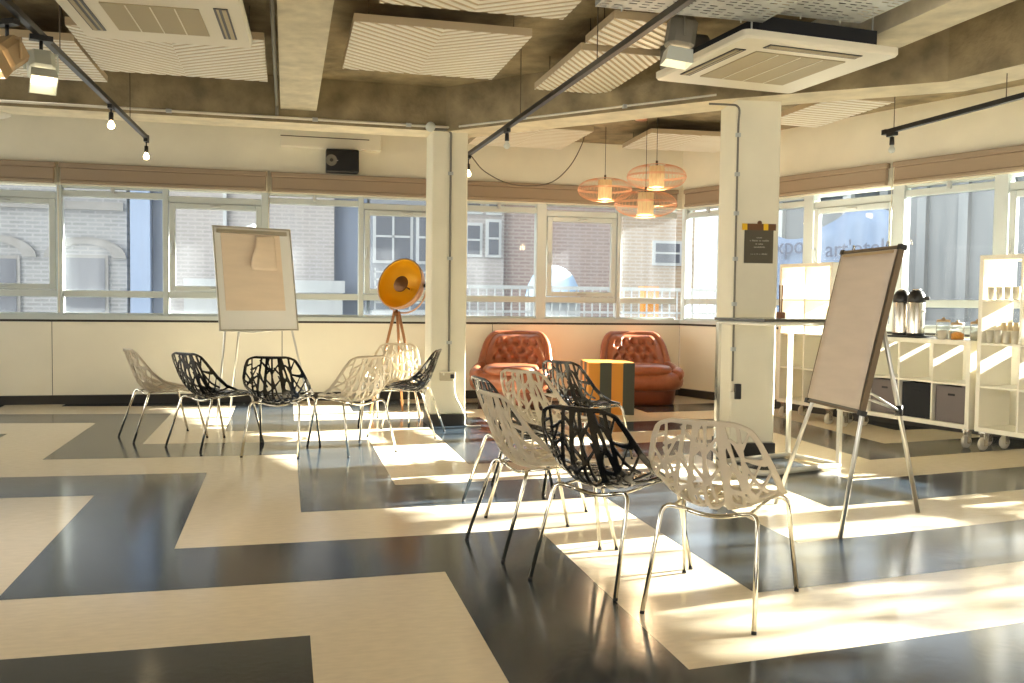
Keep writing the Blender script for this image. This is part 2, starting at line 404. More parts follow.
# windows ------------------------------------------------------------
wn = [0]
def window(T, a, b, kind, post_l, glassmat):
    """T(s, off, z) frame; bay from a to b. kind: 'case' opening casement, 'fix' fixed pane with slim vent on top"""
    wn[0] += 1
    root = bpy.data.objects.new('window_%d' % wn[0], None); C.objects.link(root); root['kind'] = 'structure'
    def bx(mb, s0, s1, o0, o1, z0, z1, mi=0):
        c, rz = T((s0+s1)/2, (o0+o1)/2, (z0+z1)/2); mb.box(c, (s1-s0, o1-o0, z1-z0), rz, mi, None, .006)
    f = MB(); pw = post_l/2
    bx(f, a-pw, a+pw, .02, .14, ZS-.01, ZH+.02)
    i0, i1 = a+pw, b-.03
    bx(f, i0, i1, .035, .11, 1.19, 1.265); bx(f, i0, i1, .04, .11, ZS-.01, ZS+.03)
    if kind == 'case':
        bx(f, i0, i1, .035, .11, 2.27, 2.345)
        # the leaf
        g = MB()
        for s0, s1, z0, z1 in ((i0+.01, i0+.075, 1.27, 2.265), (i1-.075, i1-.01, 1.27, 2.265), (i0+.075, i1-.075, 1.27, 1.33), (i0+.075, i1-.075, 2.205, 2.265)):
            bx(g, s0, s1, .02, .08, z0, z1)
        lf = g.build('casement', M['frame'], root)
        h = MB(); bx(h, i0+.03, i0+.05, -.01, .02, 1.7, 1.82); bx(h, i0+.02, i0+.06, .005, .02, 1.68, 1.74)
        bx(h, (i0+i1)/2-.06, (i0+i1)/2+.06, 0, .02, 2.225, 2.245); bx(h, (i0+i1)/2-.06, (i0+i1)/2+.06, 0, .02, 1.29, 1.31)
        h.build('handle', M['galv'], lf)
        panes = [(i0+.05, i1-.05, 1.31, 2.22), (i0, i1, 1.0, 1.2), (i0, i1, 2.335, ZH+.01)]
    else:
        bx(f, i0, i1, .035, .11, 2.30, 2.37); bx(f, i0, i1, .05, .10, 2.395, ZH+.01)
        h = MB(); bx(h, (i0+i1)/2-.02, (i0+i1)/2+.02, .0, .04, 2.34, 2.41); h.build('vent_latch', M['galv'], root)
        panes = [(i0, i1, 1.255, 2.31), (i0, i1, 1.0, 1.2), (i0, i1, 2.36, 2.40)]
    f.build('window_frame', M['frame'], root)
    g = MB()
    for s0, s1, z0, z1 in panes:
        c, rz = T((s0+s1)/2, .07, (z0+z1)/2); g.box(c, (s1-s0, .006, z1-z0), rz)
    g.build('glass', glassmat, root)
def T1(s, o, z): return Vector((s, YW+o, z)), 0
def T2(s, o, z): return w2(s, o, z), A2
mul = [-6.0, -5.72, -4.63, -3.53, -2.43, -1.33, -.24, .86, 1.97, 3.09, 4.12, CX-.02]
kinds = ['fix', 'case', 'fix', 'case', 'fix', 'case', 'fix', 'case', 'fix', 'case', 'fix']
kinds = ['fix', 'case', 'fix', 'case', 'fix', 'case', 'fix', 'case', 'fix', 'case', 'fix']
posts = {-2.43: .055, -.24: .09, 3.09: .13, 1.97: .1, -1.33: .06, .86: .06, 4.12: .05}
for a, b, k in zip(mul, mul[1:], kinds): window(T1, a, b, k, posts.get(a, .07), M['glass'])
mul2 = [.02, .86, 1.96, 3.06, 4.1, 5.2, 6.3, 7.4, 8.5, 9.6, 10.7, 11.8, L2]
k2 = ['fix', 'fix', 'case', 'fix', 'case', 'fix', 'case', 'fix', 'case', 'fix', 'case', 'fix']
for a, b, k in zip(mul2, mul2[1:], k2): window(T2, a, b, k, .13 if a > 1 else .07, M['glass_side'])

def T3(s, o, z): return Vector((-6-o, s, z)), PI/2
ml = [3.9+1.4*k for k in range(6)]
for a, b in zip(ml, ml[1:]): window(T3, a, b, 'fix', .07, M['glass'])  # unseen left wall windows, put in to admit fill light
# roller blinds ------------------------------------------------------
def blind(T, a, b, label):
    t = thing('roller_blind', label, 'blind', (0, 0, 0), 0, 'rolled-up tan blinds over the windows')
    def bx(mb, s0, s1, o0, o1, z0, z1):
        c, rz = T((s0+s1)/2, (o0+o1)/2, (z0+z1)/2); mb.box(c, (s1-s0, o1-o0, z1-z0), rz, 0, None, .008)
    m = MB(); bx(m, a, b, -.075, -.002, 2.60, 2.655); m.build('headrail', M['blind'], t)
    m = MB(); bx(m, a+.012, b-.012, -.06, -.012, 2.455, 2.60); bx(m, a+.012, b-.012, -.07, -.02, 2.43, 2.47); m.build('folded_fabric', M['blind'], t)
bl = [(-4.6, -2.45, 'tan rolled-up blind at the far left end of the back wall'), (-2.41, -.22, 'tan rolled-up blind above the white board with the torn paper sheet'),
      (-.18, 2.0, 'tan rolled-up blind under the black wall speaker'), (2.04, CX-.08, 'tan rolled-up blind behind the pendant lamps')]
for a, b, s in bl: blind(T1, a, b, s)
bl2 = [(.09, 2.98, 'tan rolled-up blind of the right wall nearest the room corner'), (3.04, 6.2, 'tan rolled-up blind above the tall shelf of cups')]
for a, b, s in bl2: blind(T2, a, b, s)
# thin white blind cords between blinds
for T, s, lb in ((T1, -2.43, 'white vertical cord at the left window post'), (T1, -.2, 'white cord between the blinds by the white board'), (T2, 3.01, 'white cord between the blinds of the right wall')):
    c, _ = T(s, -.02, 0); m = MB(); m.tube([(c.x, c.y, 1.02), (c.x, c.y, 2.67)], .006, 6)
    tag(m.build('blind_cord', M['white_metal']), lb, 'cord')

# pillars ------------------------------------------------------------
def pillar(name, cx, cy, wx, wy, rz, z1):
    m = MB(); m.box((cx, cy, z1/2+.055), (wx, wy, z1-.11), rz, 0, None, .012)
    m.box((cx, cy, .055), (wx+.02, wy+.02, .11), rz, 1); return struct(m.build(name, [M['cream_wall'], M['black_skirt']]))
pillar('pillar', 1.50, 8.70, .345, .36, 0, 2.80)
pillar('pillar', 3.568, 6.583, .36, .38, math.radians(-8), 2.78)

# ------------------------------------------------------------------ lattice chairs
PROF = smooth_curve([(0, .262, .412), (0, .20, .428), (0, .08, .414), (0, -.04, .396), (0, -.12, .406), (0, -.182, .462), (0, -.222, .555), (0, -.255, .66), (0, -.285, .765)], 12)
_d = [0]
for a, b in zip(PROF, PROF[1:]): _d.append(_d[-1]+(b-a).length)
SL = _d[-1]
def prof(s):
    x = min(max(s, 0), 1)*SL
    for i in range(len(_d)-1):
        if x <= _d[i+1]+1e-9:
            t = (x-_d[i])/max(1e-9, _d[i+1]-_d[i]); p = PROF[i].lerp(PROF[i+1], t)
            a = PROF[max(0, i-2)]; b = PROF[min(len(PROF)-1, i+3)]; tg = (b-a).normalized()
            return p, Vector((0, tg.z, -tg.y))*-1
    return PROF[-1], Vector((0, 0, 1))
def interp(x, xs, ys): return float(np.interp(x, xs, ys))
HWX, HWY = [0, .08, .2, .35, .5, .62, .8, 1], [.195, .22, .246, .266, .27, .259, .225, .180]
EX, EYY, EZZ = [0, .12, .3, .45, .6, .8, 1], [.250, .180, .035, -.078, -.163, -.232, -.282], [.418, .438, .466, .515, .590, .690, .767]
def shell_pt(x, y):
    """the cross-section sweeps up from the centre line to a nearly straight side edge"""
    s = y/SL; p, nrm = prof(s); hw = interp(s, HWX, HWY); u = min(1.02, abs(x/hw)); k = u**2.1
    ey, ez = interp(s, EX, EYY), interp(s, EX, EZZ)
    return Vector((x*(1-.05*k), p.y+(ey-p.y)*k, p.z+(ez-p.z)*k))
def lattice_shell():
    nx, ny = 84, 118
    X = np.linspace(-1, 1, nx+1); Yv = np.linspace(0, SL, ny+1)
    hw = np.interp(Yv/SL, HWX, HWY)
    px = X[None, :]*(hw[:, None]+.004); py = np.repeat(Yv[:, None], nx+1, 1)
    U = px/hw[:, None]
    # outline: distance to the sides, with rounded corners at the top and the front edge
    def rcorner(dx, dy, r):
        ax, ay = r-dx, r-dy
        return np.where((ax > 0) & (ay > 0), np.hypot(np.maximum(ax, 0), np.maximum(ay, 0))-r, np.maximum(-dx, -dy))
    dx = hw[:, None]-np.abs(px)
    dsh = np.maximum(rcorner(dx, SL-py, .075), rcorner(dx, py, .13))
    rim = -dsh-.020
    best = rim.copy()
    def strip(x0, y0, x1, y1, w0, w1):
        vx, vy = x1-x0, y1-y0; L = vx*vx+vy*vy
        t = np.clip(((px-x0)*vx+(py-y0)*vy)/L, 0, 1)
        d = np.hypot(px-(x0+vx*t), py-(y0+vy*t))-(w0+(w1-w0)*t)
        np.minimum(best, d, out=best)
    r = random.Random(11)
    k = SL
    # trunks that run from the front edge up the back, in two or three straight runs
    trunks = [(-.80, -.74, -.66, -.80, .006), (-.52, -.56, -.50, -.36, .010), (-.30, -.20, -.28, -.14, .013), (.0, .02, -.04, .06, .009),
              (.22, .26, .30, .34, .019), (.50, .44, .52, .42, .009), (.60, .70, .58, .74, .011)]
    def ux(u, y): return u*float(np.interp(y/SL, HWX, HWY))
    ys = [0, .30*k, .62*k, k]
    for (a, b, c, d, wd) in trunks:
        q = [a, b, c, d]
        for i in range(3): strip(ux(q[i], ys[i]), ys[i], ux(q[i+1], ys[i+1]), ys[i+1], wd*(1.1-.15*i), wd*(.95-.15*i))
    def tu(ti, y):
        q = trunks[ti][:4]; return ux(float(np.interp(y, ys, q)), y)
    # branches between neighbouring trunks, leaf-like: wide at the root, pointed at the tip
    for ti in range(-1, len(trunks)):
        y = .03+.02*(ti % 3)
        up_ = ti % 2 == 0
        while y < k-.05:
            dy = r.uniform(.05, .10); y2 = y+dy
            if ti < 0: xa, xb = ux(-1, y), tu(0, min(y2, k))
            elif ti == len(trunks)-1: xa, xb = tu(ti, y), ux(1, min(y2, k))
            else: xa, xb = tu(ti, y), tu(ti+1, min(y2, k))
            if up_: strip(xa, y, xb, y2, r.uniform(.007, .012), r.uniform(.003, .0045))
            else: strip(xa, y2, xb, y, r.uniform(.003, .0045), r.uniform(.007, .012))
            if r.random() < .55: up_ = not up_
            y += dy*r.uniform(1.05, 1.75)
    # extra thin twigs crossing a trunk
    for (u0, s0, u1, s1) in ((-.9, .52, -.5, .9), (-.42, .55, -.75, .78), (-.1, .5, -.45, .84), (.12, .56, -.12, .95), (.1, .88, .5, .7), (.42, .56, .2, .8), (.66, .5, .36, .95), (.6, .6, .92, .72), (.8, .5, .56, .86),
                             (-.7, .1, -.3, .4), (-.1, .12, .25, .35), (.75, .12, .4, .4), (.3, .05, .65, .3), (-.4, .06, -.1, .32)):
        strip(ux(u0, s0*k), s0*k, ux(u1, s1*k), s1*k, .0055, .003)
    fld = np.maximum(dsh, best)
    V = []; F = []; key = {}
    def vid(kk, x, y):
        if kk not in key: key[kk] = len(V); V.append(shell_pt(x, y))
        return key[kk]
    for j in range(ny):
        for i in range(nx):
            c = [(i, j), (i+1, j), (i+1, j+1), (i, j+1)]; f = [fld[b, a] for a, b in c]
            if min(f) >= 0: continue
            pl = []
            for q in range(4):
                a, b = c[q], c[(q+1) % 4]; fa, fb = f[q], f[(q+1) % 4]
                if fa < 0: pl.append(vid(a, px[a[1], a[0]], py[a[1], a[0]]))
                if (fa < 0) != (fb < 0):
                    t = fa/(fa-fb); lo, hi = (a, b) if a < b else (b, a)
                    pl.append(vid((lo, hi), px[a[1], a[0]]*(1-t)+px[b[1], b[0]]*t, py[a[1], a[0]]*(1-t)+py[b[1], b[0]]*t))
            if len(pl) > 2: F.append(pl)
    mb = MB(); mb.add(V, F, 0, True); return mb
SHELL = lattice_shell()
def chair_proto(col, label):
    t = thing('lattice_chair', label, 'chair', (0, 0, 0), 0)
    sh = solid(SHELL.build('shell', M['black_gloss'] if col == 'black' else M['white_plastic'], t), .009)
    TR = .0092
    for sxn in (-1, 1):
        m = MB(); m.tube(fillet([(sxn*.215, -.30, .012), (sxn*.187, -.165, .412), (sxn*.10, -.142, .392)], .05), TR)
        lg = m.build('leg', M['chrome'], t); m = MB(); m.tube([(sxn*.2155, -.3013, 0), (sxn*.2150, -.299, .011)], .0099, 8); m.build('foot_cap', M['rubber'], lg)
        m = MB(); m.tube(fillet([(sxn*.243, .295, .012), (sxn*.218, .19, .424), (sxn*.12, .18, .402)], .05), TR)
        lg = m.build('leg', M['chrome'], t); m = MB(); m.tube([(sxn*.2435, .296, 0), (sxn*.2431, .294, .011)], .0099, 8); m.build('foot_cap', M['rubber'], lg)
    m = MB(); m.tube(smooth_curve([(-.10, -.142, .392), (-.05, -.138, .380), (0, -.136, .376), (.05, -.138, .380), (.10, -.142, .392)], 4), TR)
    m.tube(smooth_curve([(-.12, .18, .402), (-.05, .178, .398), (0, .178, .396), (.05, .178, .398), (.12, .18, .402)], 4), TR)
    for sxn in (-1, 1): m.tube([(sxn*.15, -.152, .402), (sxn*.155, .18, .408)], .006, 8)
    m.build('under_frame', M['chrome'], t)
    return t
def face(dx, dy): return math.atan2(-dx, dy)
chairs = [  # colour, rear-feet midpoint x,y, facing, label
    ('white', (1.493, 3.075), (.397, .425), 'white lattice chair nearest the camera, seen from behind beside the tan flip chart'),
    ('black', (1.155, 3.555), (.445, .343), 'black lattice chair standing left of the nearest white chair'),
    ('white', (.925, 4.21), (.97, .20), 'white lattice chair facing right, left edge of the middle group, overlapping a black one'),
    ('black', (1.05, 5.06), (.97, .1), 'black lattice chair mostly hidden behind the white chair at the left of the middle group'),
    ('white', (1.43, 5.55), (.8, .55), 'white lattice chair in the middle group whose back stands before the left leather armchair'),
    ('black', (1.94, 6.38), (.84, .5), 'black lattice chair in front of the orange striped box'),
    ('white', (-1.30, 8.08), (.92, .42), 'white lattice chair in side view, farthest left by the cream wall'),
    ('black', (-.79, 7.50), (.72, .66), 'black lattice chair turned sideways, between the side-on white chair and the other black one'),
    ('black', (-.12, 7.0), (.25, .95), 'black lattice chair seen straight from behind under the white board'),
    ('white', (.65, 7.02), (-.45, .89), 'white lattice chair seen from behind in front of the tripod lamp'),
    ('black', (1.33, 7.95), (-.93, .34), 'black lattice chair in side view facing left beside the cream pillar'),
    ('white', (1.10, 9.12), (-.35, -.94), 'white lattice chair facing forward below the orange dish lamp'),
]
protos = {}
for col, (x, y), (dx, dy), lb in chairs:
    n_ = math.hypot(dx, dy); dx, dy = dx/n_, dy/n_
    loc = (x+dx*.30, y+dy*.30, 0); rz = face(dx, dy)
    grp = 'lattice chairs of the left circle' if y > 6.5 else 'lattice chairs of the middle group'
    if col not in protos:
        t = chair_proto(col, lb); t.location = loc; t.rotation_euler.z = rz; t['group'] = grp; protos[col] = t
    else: dup(protos[col], loc, rz, lb, grp)

# ------------------------------------------------------------------ leather armchairs
def armchair(loc, rz, label):
    t = thing('leather_armchair', label, 'armchair', loc, rz, 'tufted leather armchairs by the window')
    # plinth (rounded, narrower than the body)
    def sup(a, rx, ry, p=3.2):
        c, s = math.cos(a), math.sin(a)
        return (math.copysign(abs(c)**(2/p), c)*rx, math.copysign(abs(s)**(2/p), s)*ry)
    def ring(mb, levels, mi=0, n=48, cap=True):
        vs = []; fs = []
        for (rx, ry, zz, cy) in levels:
            for k in range(n):
                x, y = sup(2*PI*k/n, rx, ry); vs.append((x, y+cy, zz))
        for i in range(len(levels)-1):
            for k in range(n): fs.append((i*n+k, i*n+(k+1) % n, (i+1)*n+(k+1) % n, (i+1)*n+k))
        if cap: fs += [tuple(range(n))[::-1], tuple((len(levels)-1)*n+k for k in range(n))]
        mb.add(vs, fs, mi, True)
    m = MB(); ring(m, [(.36, .34, 0, 0), (.385, .365, .02, 0), (.40, .38, .18, 0), (.40, .38, .20, 0)]); m.build('plinth', M['leather_dark'], t)
    # body: fat rolled tub that carries the arms
    m = MB(); ring(m, [(.39, .37, .17, 0), (.45, .42, .19, 0), (.478, .445, .235, 0), (.487, .455, .29, .0), (.478, .445, .345, 0), (.45, .415, .385, 0), (.40, .37, .40, 0)])
    m.build('body', M['leather'], t)
    m = MB(); ring(m, [(.27, .30, .36, .12), (.31, .335, .385, .12), (.315, .34, .43, .12), (.29, .315, .462, .12), (.2, .22, .475, .12), (.0, .0, .478, .12)], cap=False)
    m.build('seat_cushion', M['leather'], t)
    # arms: low rolls that rise toward the back
    for sx_ in (-1, 1):
        m = MB(); pts = smooth_curve([(sx_*.33, .36, .345), (sx_*.395, .24, .375), (sx_*.415, .02, .40), (sx_*.40, -.2, .43)], 6)
        m.tube(pts, [.06+.02*math.sin(PI*min(1, (i+2)/10)) for i in range(len(pts))], 14); m.build('arm', M['leather'], t)
    # back: curved tufted cushion wrapping the sitter
    nU, nV = 90, 60
    def base_pt(u, v, off):   # u -1..1 around, v 0..1 up
        a = u*1.02
        rr = .385+.02*v
        wv = 1.0-.17*max(0, v-.15)**1.2
        x = math.sin(a)*rr*1.23*wv; y = -.02-math.cos(a)*rr*.92-.17*v+.06
        nx, ny = -math.sin(a), math.cos(a)
        top = .80-.9*max(0, abs(u)-.60)**2.0
        z = .34+(top-.34)*v
        return Vector((x+nx*off, y+ny*off, z+off*.25))
    def tuft(u, v):
        # diamond tufting: dimples on a staggered grid
        best = 9
        for r_ in range(3):
            vv = .34+.20*r_
            for c_ in range(-3, 4):
                uu = (c_+(.5 if r_ % 2 else 0))*.33
                if abs(uu) > .72: continue
                d = math.hypot((u-uu)*.45, (v-vv)*.55); best = min(best, d)
        return best
    def inner(i, j):
        u = -1+2*i; v = j
        edge = max(0, 1-max(abs(u), 0)**6)*max(0, 1-abs(2*v-1)**8)
        pillow = min(1, tuft(u, v)/.085)
        return base_pt(u, v, .02+edge*(.03+.075*pillow**.7))
    m = MB(); m.sheet(inner, nU, nV)
    def outer(i, j):
        u = -1+2*i; v = j; e2 = max(0, 1-abs(u)**6)*max(0, 1-abs(2*v-1)**6)
        return base_pt(u, v, -.03-.055*e2)
    m.sheet(outer, nU, nV, flip=True)
    # rounded rim that joins both faces
    rim = [(-1, v/20) for v in range(21)]+[(u/20, 1) for u in range(-20, 21)][1:]+[(1, 1-v/20) for v in range(21)][1:]
    m.tube([base_pt(u, v, -.005) for u, v in rim], .047, 12)
    bk_ = m.build('tufted_back', M['leather'], t)
    for r_ in range(3):
        vv = .34+.20*r_
        for c_ in range(-3, 4):
            uu = (c_+(.5 if r_ % 2 else 0))*.33
            if abs(uu) > .72: continue
            p = base_pt(uu, vv, .055); b = MB(); b.lathe([(0, -.008), (.011, -.006), (.014, 0), (.011, .006), (0, .008)], p, 10); b.build('button', M['leather_dark'], bk_)
    return t
armchair((2.56, 10.22, 0), PI-.38, 'tufted tan leather armchair on the left, beside the cream pillar')
armchair((4.13, 10.17, 0), PI-.12, 'tufted tan leather armchair on the right, half behind the orange striped box')

# ------------------------------------------------------------------ striped box table
t = thing('striped_cube_table', 'orange and grey striped cube table between the leather armchairs', 'side table', (3.40, 9.32, 0), math.radians(-9))
m = MB(); m.box((0, 0, .28), (.50, .50, .56), 0, 0, None, .006); bx_ = m.build('cube_body', M['orange'], t)
m = MB()
for k in range(2):
    x = -.0625+.25*k
    m.box((x, -.2515, .28), (.125, .004, .558)); m.box((x, .2515, .28), (.125, .004, .558))
    m.box((.2515, x, .28), (.004, .125, .558)); m.box((-.2515, x, .28), (.004, .125, .558))
m.build('painted_stripe', M['charcoal'], t)

# ------------------------------------------------------------------ flip charts
def board_frame(mb, w, h, th=.022, fr_=.014):
    for x in (-w/2, w/2): mb.box((x, 0, h/2), (fr_, th, h))
    for z in (0, h): mb.box((0, 0, z), (w+fr_, th, fr_))
# far white board by the back wall
t = thing('flip_chart', 'white flip chart board with a torn paper sheet, standing against the window wall', 'flip chart', (-.255, 9.30, 0), math.radians(21))
tilt = Matrix.Translation((0, 0, .885)) @ Matrix.Rotation(math.radians(-13), 4, 'X')
def tl(mb): mb.v = [tuple(tilt @ Vector(q)) for q in mb.v]; return mb
W_, H_ = .785, 1.045
m = MB(); m.box((0, 0, H_/2), (W_, .016, H_)); bd = tl(m).build('board', M['whiteboard'], t)
m = MB(); board_frame(m, W_, H_); tl(m).build('board_frame', M['alu'], bd)
m = MB(); m.box((-.01, -.022, H_-.05), (W_-.07, .02, .035)); tl(m).build('paper_clamp', M['alu'], bd)
m = MB()
m.box((-.025, -.013, H_-.05-.40), (.60, .006, .80)); pp = tl(m).build('paper_pad', M['paper'], t)
m = MB()
def torn(i, j):
    x = .02+.20*i+.03*math.sin(j*5)*(1-i); z = H_-.08-.36*j; return (x-.06*(1-i)*math.sin(j*2.6), -.02-.05*math.sin(PI*j)*(1-i)**1.5-.008*j, z)
m.sheet(torn, 8, 12); solid(tl(m).build('torn_sheet', M['paper'], pp), .002)
for sx_ in (-1, 1):
    m = MB(); m.tube([(sx_*.48, -.17, 0), (sx_*.335, .025, .90), (sx_*.31, .12, 1.3)], .011, 8); m.build('leg', M['alu'], t)
m = MB(); m.tube([(-.1, .62, 0), (-.02, .26, 1.80)], .011, 8); m.build('leg', M['alu'], t)
m = MB(); m.tube([(-.335, .03, .885), (-.05, .04, .865), (.335, .03, .885)], .008, 8); m.build('lower_rail', M['alu'], t)

# near tan flip chart: the front legs and the board share one plane, leaning back toward the rear leg
FR_, FL_, RR_ = Vector((2.775, 4.074, 0)), Vector((2.86, 4.856, 0)), Vector((3.58, 4.505, 0))
o_ = (FR_+FL_+RR_)/3
t = thing('flip_chart', 'tall tripod flip chart with blank tan paper turned to the right of the nearest chair', 'flip chart', o_)
ax = (FL_-FR_).normalized(); mid = (FR_+FL_)/2
outv = Vector((ax.y, -ax.x, 0)); upn = Vector((0, 0, 1))*math.sqrt(1-.22**2)+outv*.22
nrm = outv*math.sqrt(1-.22**2)-Vector((0, 0, 1))*.22        # points to the back of the board
def bp(a, b, c=0): return mid+ax*a+upn*b+nrm*c-o_
def obox(mb, a0, a1, b0, b1, c0, c1, mi=0):
    v = [bp(a, b, c) for c in (c0, c1) for b in (b0, b1) for a in (a0, a1)]
    mb.add(v, [(0, 2, 3, 1), (4, 5, 7, 6), (0, 1, 5, 4), (2, 6, 7, 3), (0, 4, 6, 2), (1, 3, 7, 5)], mi)
m = MB(); obox(m, -.30, .30, .655, 1.55, .0, .014); bd = m.build('board', M['grey_metal'], t)
m = MB()
obox(m, -.312, -.298, .645, 1.55, -.008, .02); obox(m, .298, .312, .645, 1.55, -.008, .02); obox(m, -.312, .312, 1.54, 1.556, -.008, .02); obox(m, -.312, .312, .645, .658, -.008, .02)
m.build('board_frame', M['bronze_edge'], bd)
for a in (-.305, .305):
    for b in (.652, 1.548): m = MB(); obox(m, a-.016, a+.016, b-.014, b+.014, -.012, .026); m.build('corner_cap', M['black'], bd)
m = MB()
def pad(i, j): return bp(-.292+.582*i, .668+.866*j, -.010-.006*math.sin(PI*j)*(1-i)-.004*math.sin(9*j)*.3)
m.sheet(pad, 8, 16); solid(m.build('paper_pad', M['paper_grey'], t), .005)
m = MB(); obox(m, -.27, .27, 1.515, 1.53, -.016, -.006); m.build('paper_clamp', M['tan_metal'], bd)
for a in (-.18, .18):
    m = MB(); m.tube([bp(a, 1.556, 0), bp(a-.008, 1.578, -.008), bp(a+.012, 1.585, -.006), bp(a+.02, 1.560, 0)], .003, 6); m.build('hook', M['steel'], bd)
for p0, a, b in ((FL_, .28, .66), (FR_, -.28, .66)):
    m = MB(); q = p0-o_; m.tube([q, bp(a, b, .02), bp(a*.86, 1.4, .022)], .012, 10); m.build('leg', M['alu'], t)
m = MB(); m.tube([RR_-o_, bp(0, 1.46, .03)], .013, 10); lg = m.build('leg', M['alu'], t)
jn = (RR_-o_).lerp(bp(0, 1.46, .03), .425)
m = MB(); m.lathe([(0, -.03), (.022, -.03), (.022, .03), (0, .03)], jn, 12); m.build('joint_collar', M['black'], lg)
for a in (-.25, .25):
    m = MB(); m.tube([jn, bp(a, .78, .02)], .007, 8); m.build('spreader', M['alu'], t)

# ------------------------------------------------------------------ tripod dish lamp
t = thing('tripod_floor_lamp', 'tripod floor lamp with a big orange dish shade, left of the cream pillar', 'floor lamp', (1.12, 9.50, 0))
hub = Vector((0, 0, 1.06))
for fx, fy in ((-.27, .02), (.10, .26), (.22, -.26)):
    m = MB(); m.tube([(fx, fy, 0), (fx*.08, fy*.08, 1.08)], [.012, .016], 10); m.build('leg', M['wood'], t)
m = MB(); m.lathe([(0, 1.03), (.035, 1.035), (.035, 1.075), (.014, 1.085), (.014, 1.10), (0, 1.10)], (0, 0, 0), 14); m.build('hub', M['bronze'], t)
dc = Vector((.03, 0, 1.375)); dn = Vector((-.643, -.70, .32)).normalized()
q = dn.to_track_quat('Z', 'Y').to_matrix().to_4x4(); TX = Matrix.Translation(dc) @ q
R0 = .268
pr = [(R0*math.sin(a), -R0*.80*math.cos(a)) for a in [PI/2*k/12 for k in range(13)]]
m = MB(); m.lathe([(r, z_) for r, z_ in pr], n=36, mx=TX); sh = solid(m.build('dish_shade', M['gold'], t), .006, -1)
m = MB(); m.lathe([(r+.008, z_-.006) for r, z_ in pr]+[(R0+.010, .004), (R0-.002, .004)], n=36, mx=TX); m.build('dish_outside', M['dish_out'], sh)
m = MB(); m.lathe([(0, -.035), (.085, -.03), (.088, -.018), (.08, -.012), (0, -.006)], n=24, mx=TX); m.build('reflector_disc', M['bronze'], sh)
m = MB(); m.tube([TX @ Vector((0, 0, -.19)), TX @ Vector((0, 0, -.034))], .008, 8); m.build('lamp_stem', M['bronze'], sh)
lat = Vector((0, 0, 1)).cross(dn).normalized()
pts = []
for k in range(17):
    a = PI*k/16; pts.append(dc - dn*.07 + lat*math.cos(a)*.295 + Vector((0, 0, -1))*math.sin(a)*.29)
m = MB(); m.tube(pts, .009, 8); m.build('yoke', M['dish_out'], t)
m = MB()
for sg in (-1, 1): m.tube([dc-dn*.07+lat*sg*.265, dc-dn*.07+lat*sg*.32], .022, 12)
m.build('yoke_knob', M['black'], t)

# ------------------------------------------------------------------ bar table by the pillar
P_n, P_r, P_b, P_l = Vector((3.20, 5.63, 0)), Vector((3.97, 5.85, 0)), Vector((3.845, 6.36, 0)), Vector((3.085, 6.12, 0))
t = thing('bar_table', 'high white-legged bar table with a thin dark top against the right pillar', 'table', (3.5, 5.98, 0)); o_ = Vector((3.5, 5.98, 0))
m = MB(); P4 = [P_n, P_r, P_b, P_l]
cc = sum(P4, Vector())/4
def ex(p, k): return (cc+(p-cc)*k-o_)
m.prism([(ex(p, 1.04).x, ex(p, 1.04).y) for p in P4], 1.082, 1.10); m.build('table_top', M['table_top'], t)
m = MB()
for a, b in zip(P4, P4[1:]+P4[:1]): m.tube([ex(a, .97)+Vector((0, 0, 1.066)), ex(b, .97)+Vector((0, 0, 1.066))], .0145, 8)
m.build('apron', M['white_metal'], t)
for p in (P_r, P_b, P_l, P_n):
    if p is P_n: continue
    m = MB(); v = ex(p, .97); m.box((v.x, v.y, .54), (.028, .028, 1.05), math.radians(16)); m.build('leg', M['chrome'] if p is P_l else M['white_metal'], t)
m = MB()
loop = fillet([ex(P_r, .97), ex(P_n, .97), ex(P_l, .97), ex(P_b, .97)], .10); 
m.tube([v+Vector((0, 0, .022)) for v in loop], .02, 10, closed=True); m.build('floor_frame', M['white_metal'], t)
t = thing('candle_block', 'small brown wooden block holding two thin sticks on the bar table', 'ornament', (3.535, 6.0, 1.101))
m = MB(); m.box((0, 0, .022), (.05, .05, .044), .3, 0, None, .003); m.build('block', M['wood_block'], t)
for dx in (-.008, .008):
    m = MB(); m.tube([(dx, 0, .04), (dx*1.6, 0, .245)], .0055, 6); m.build('stick', M['tape_b'] if dx < 0 else M['wood_block'], t)

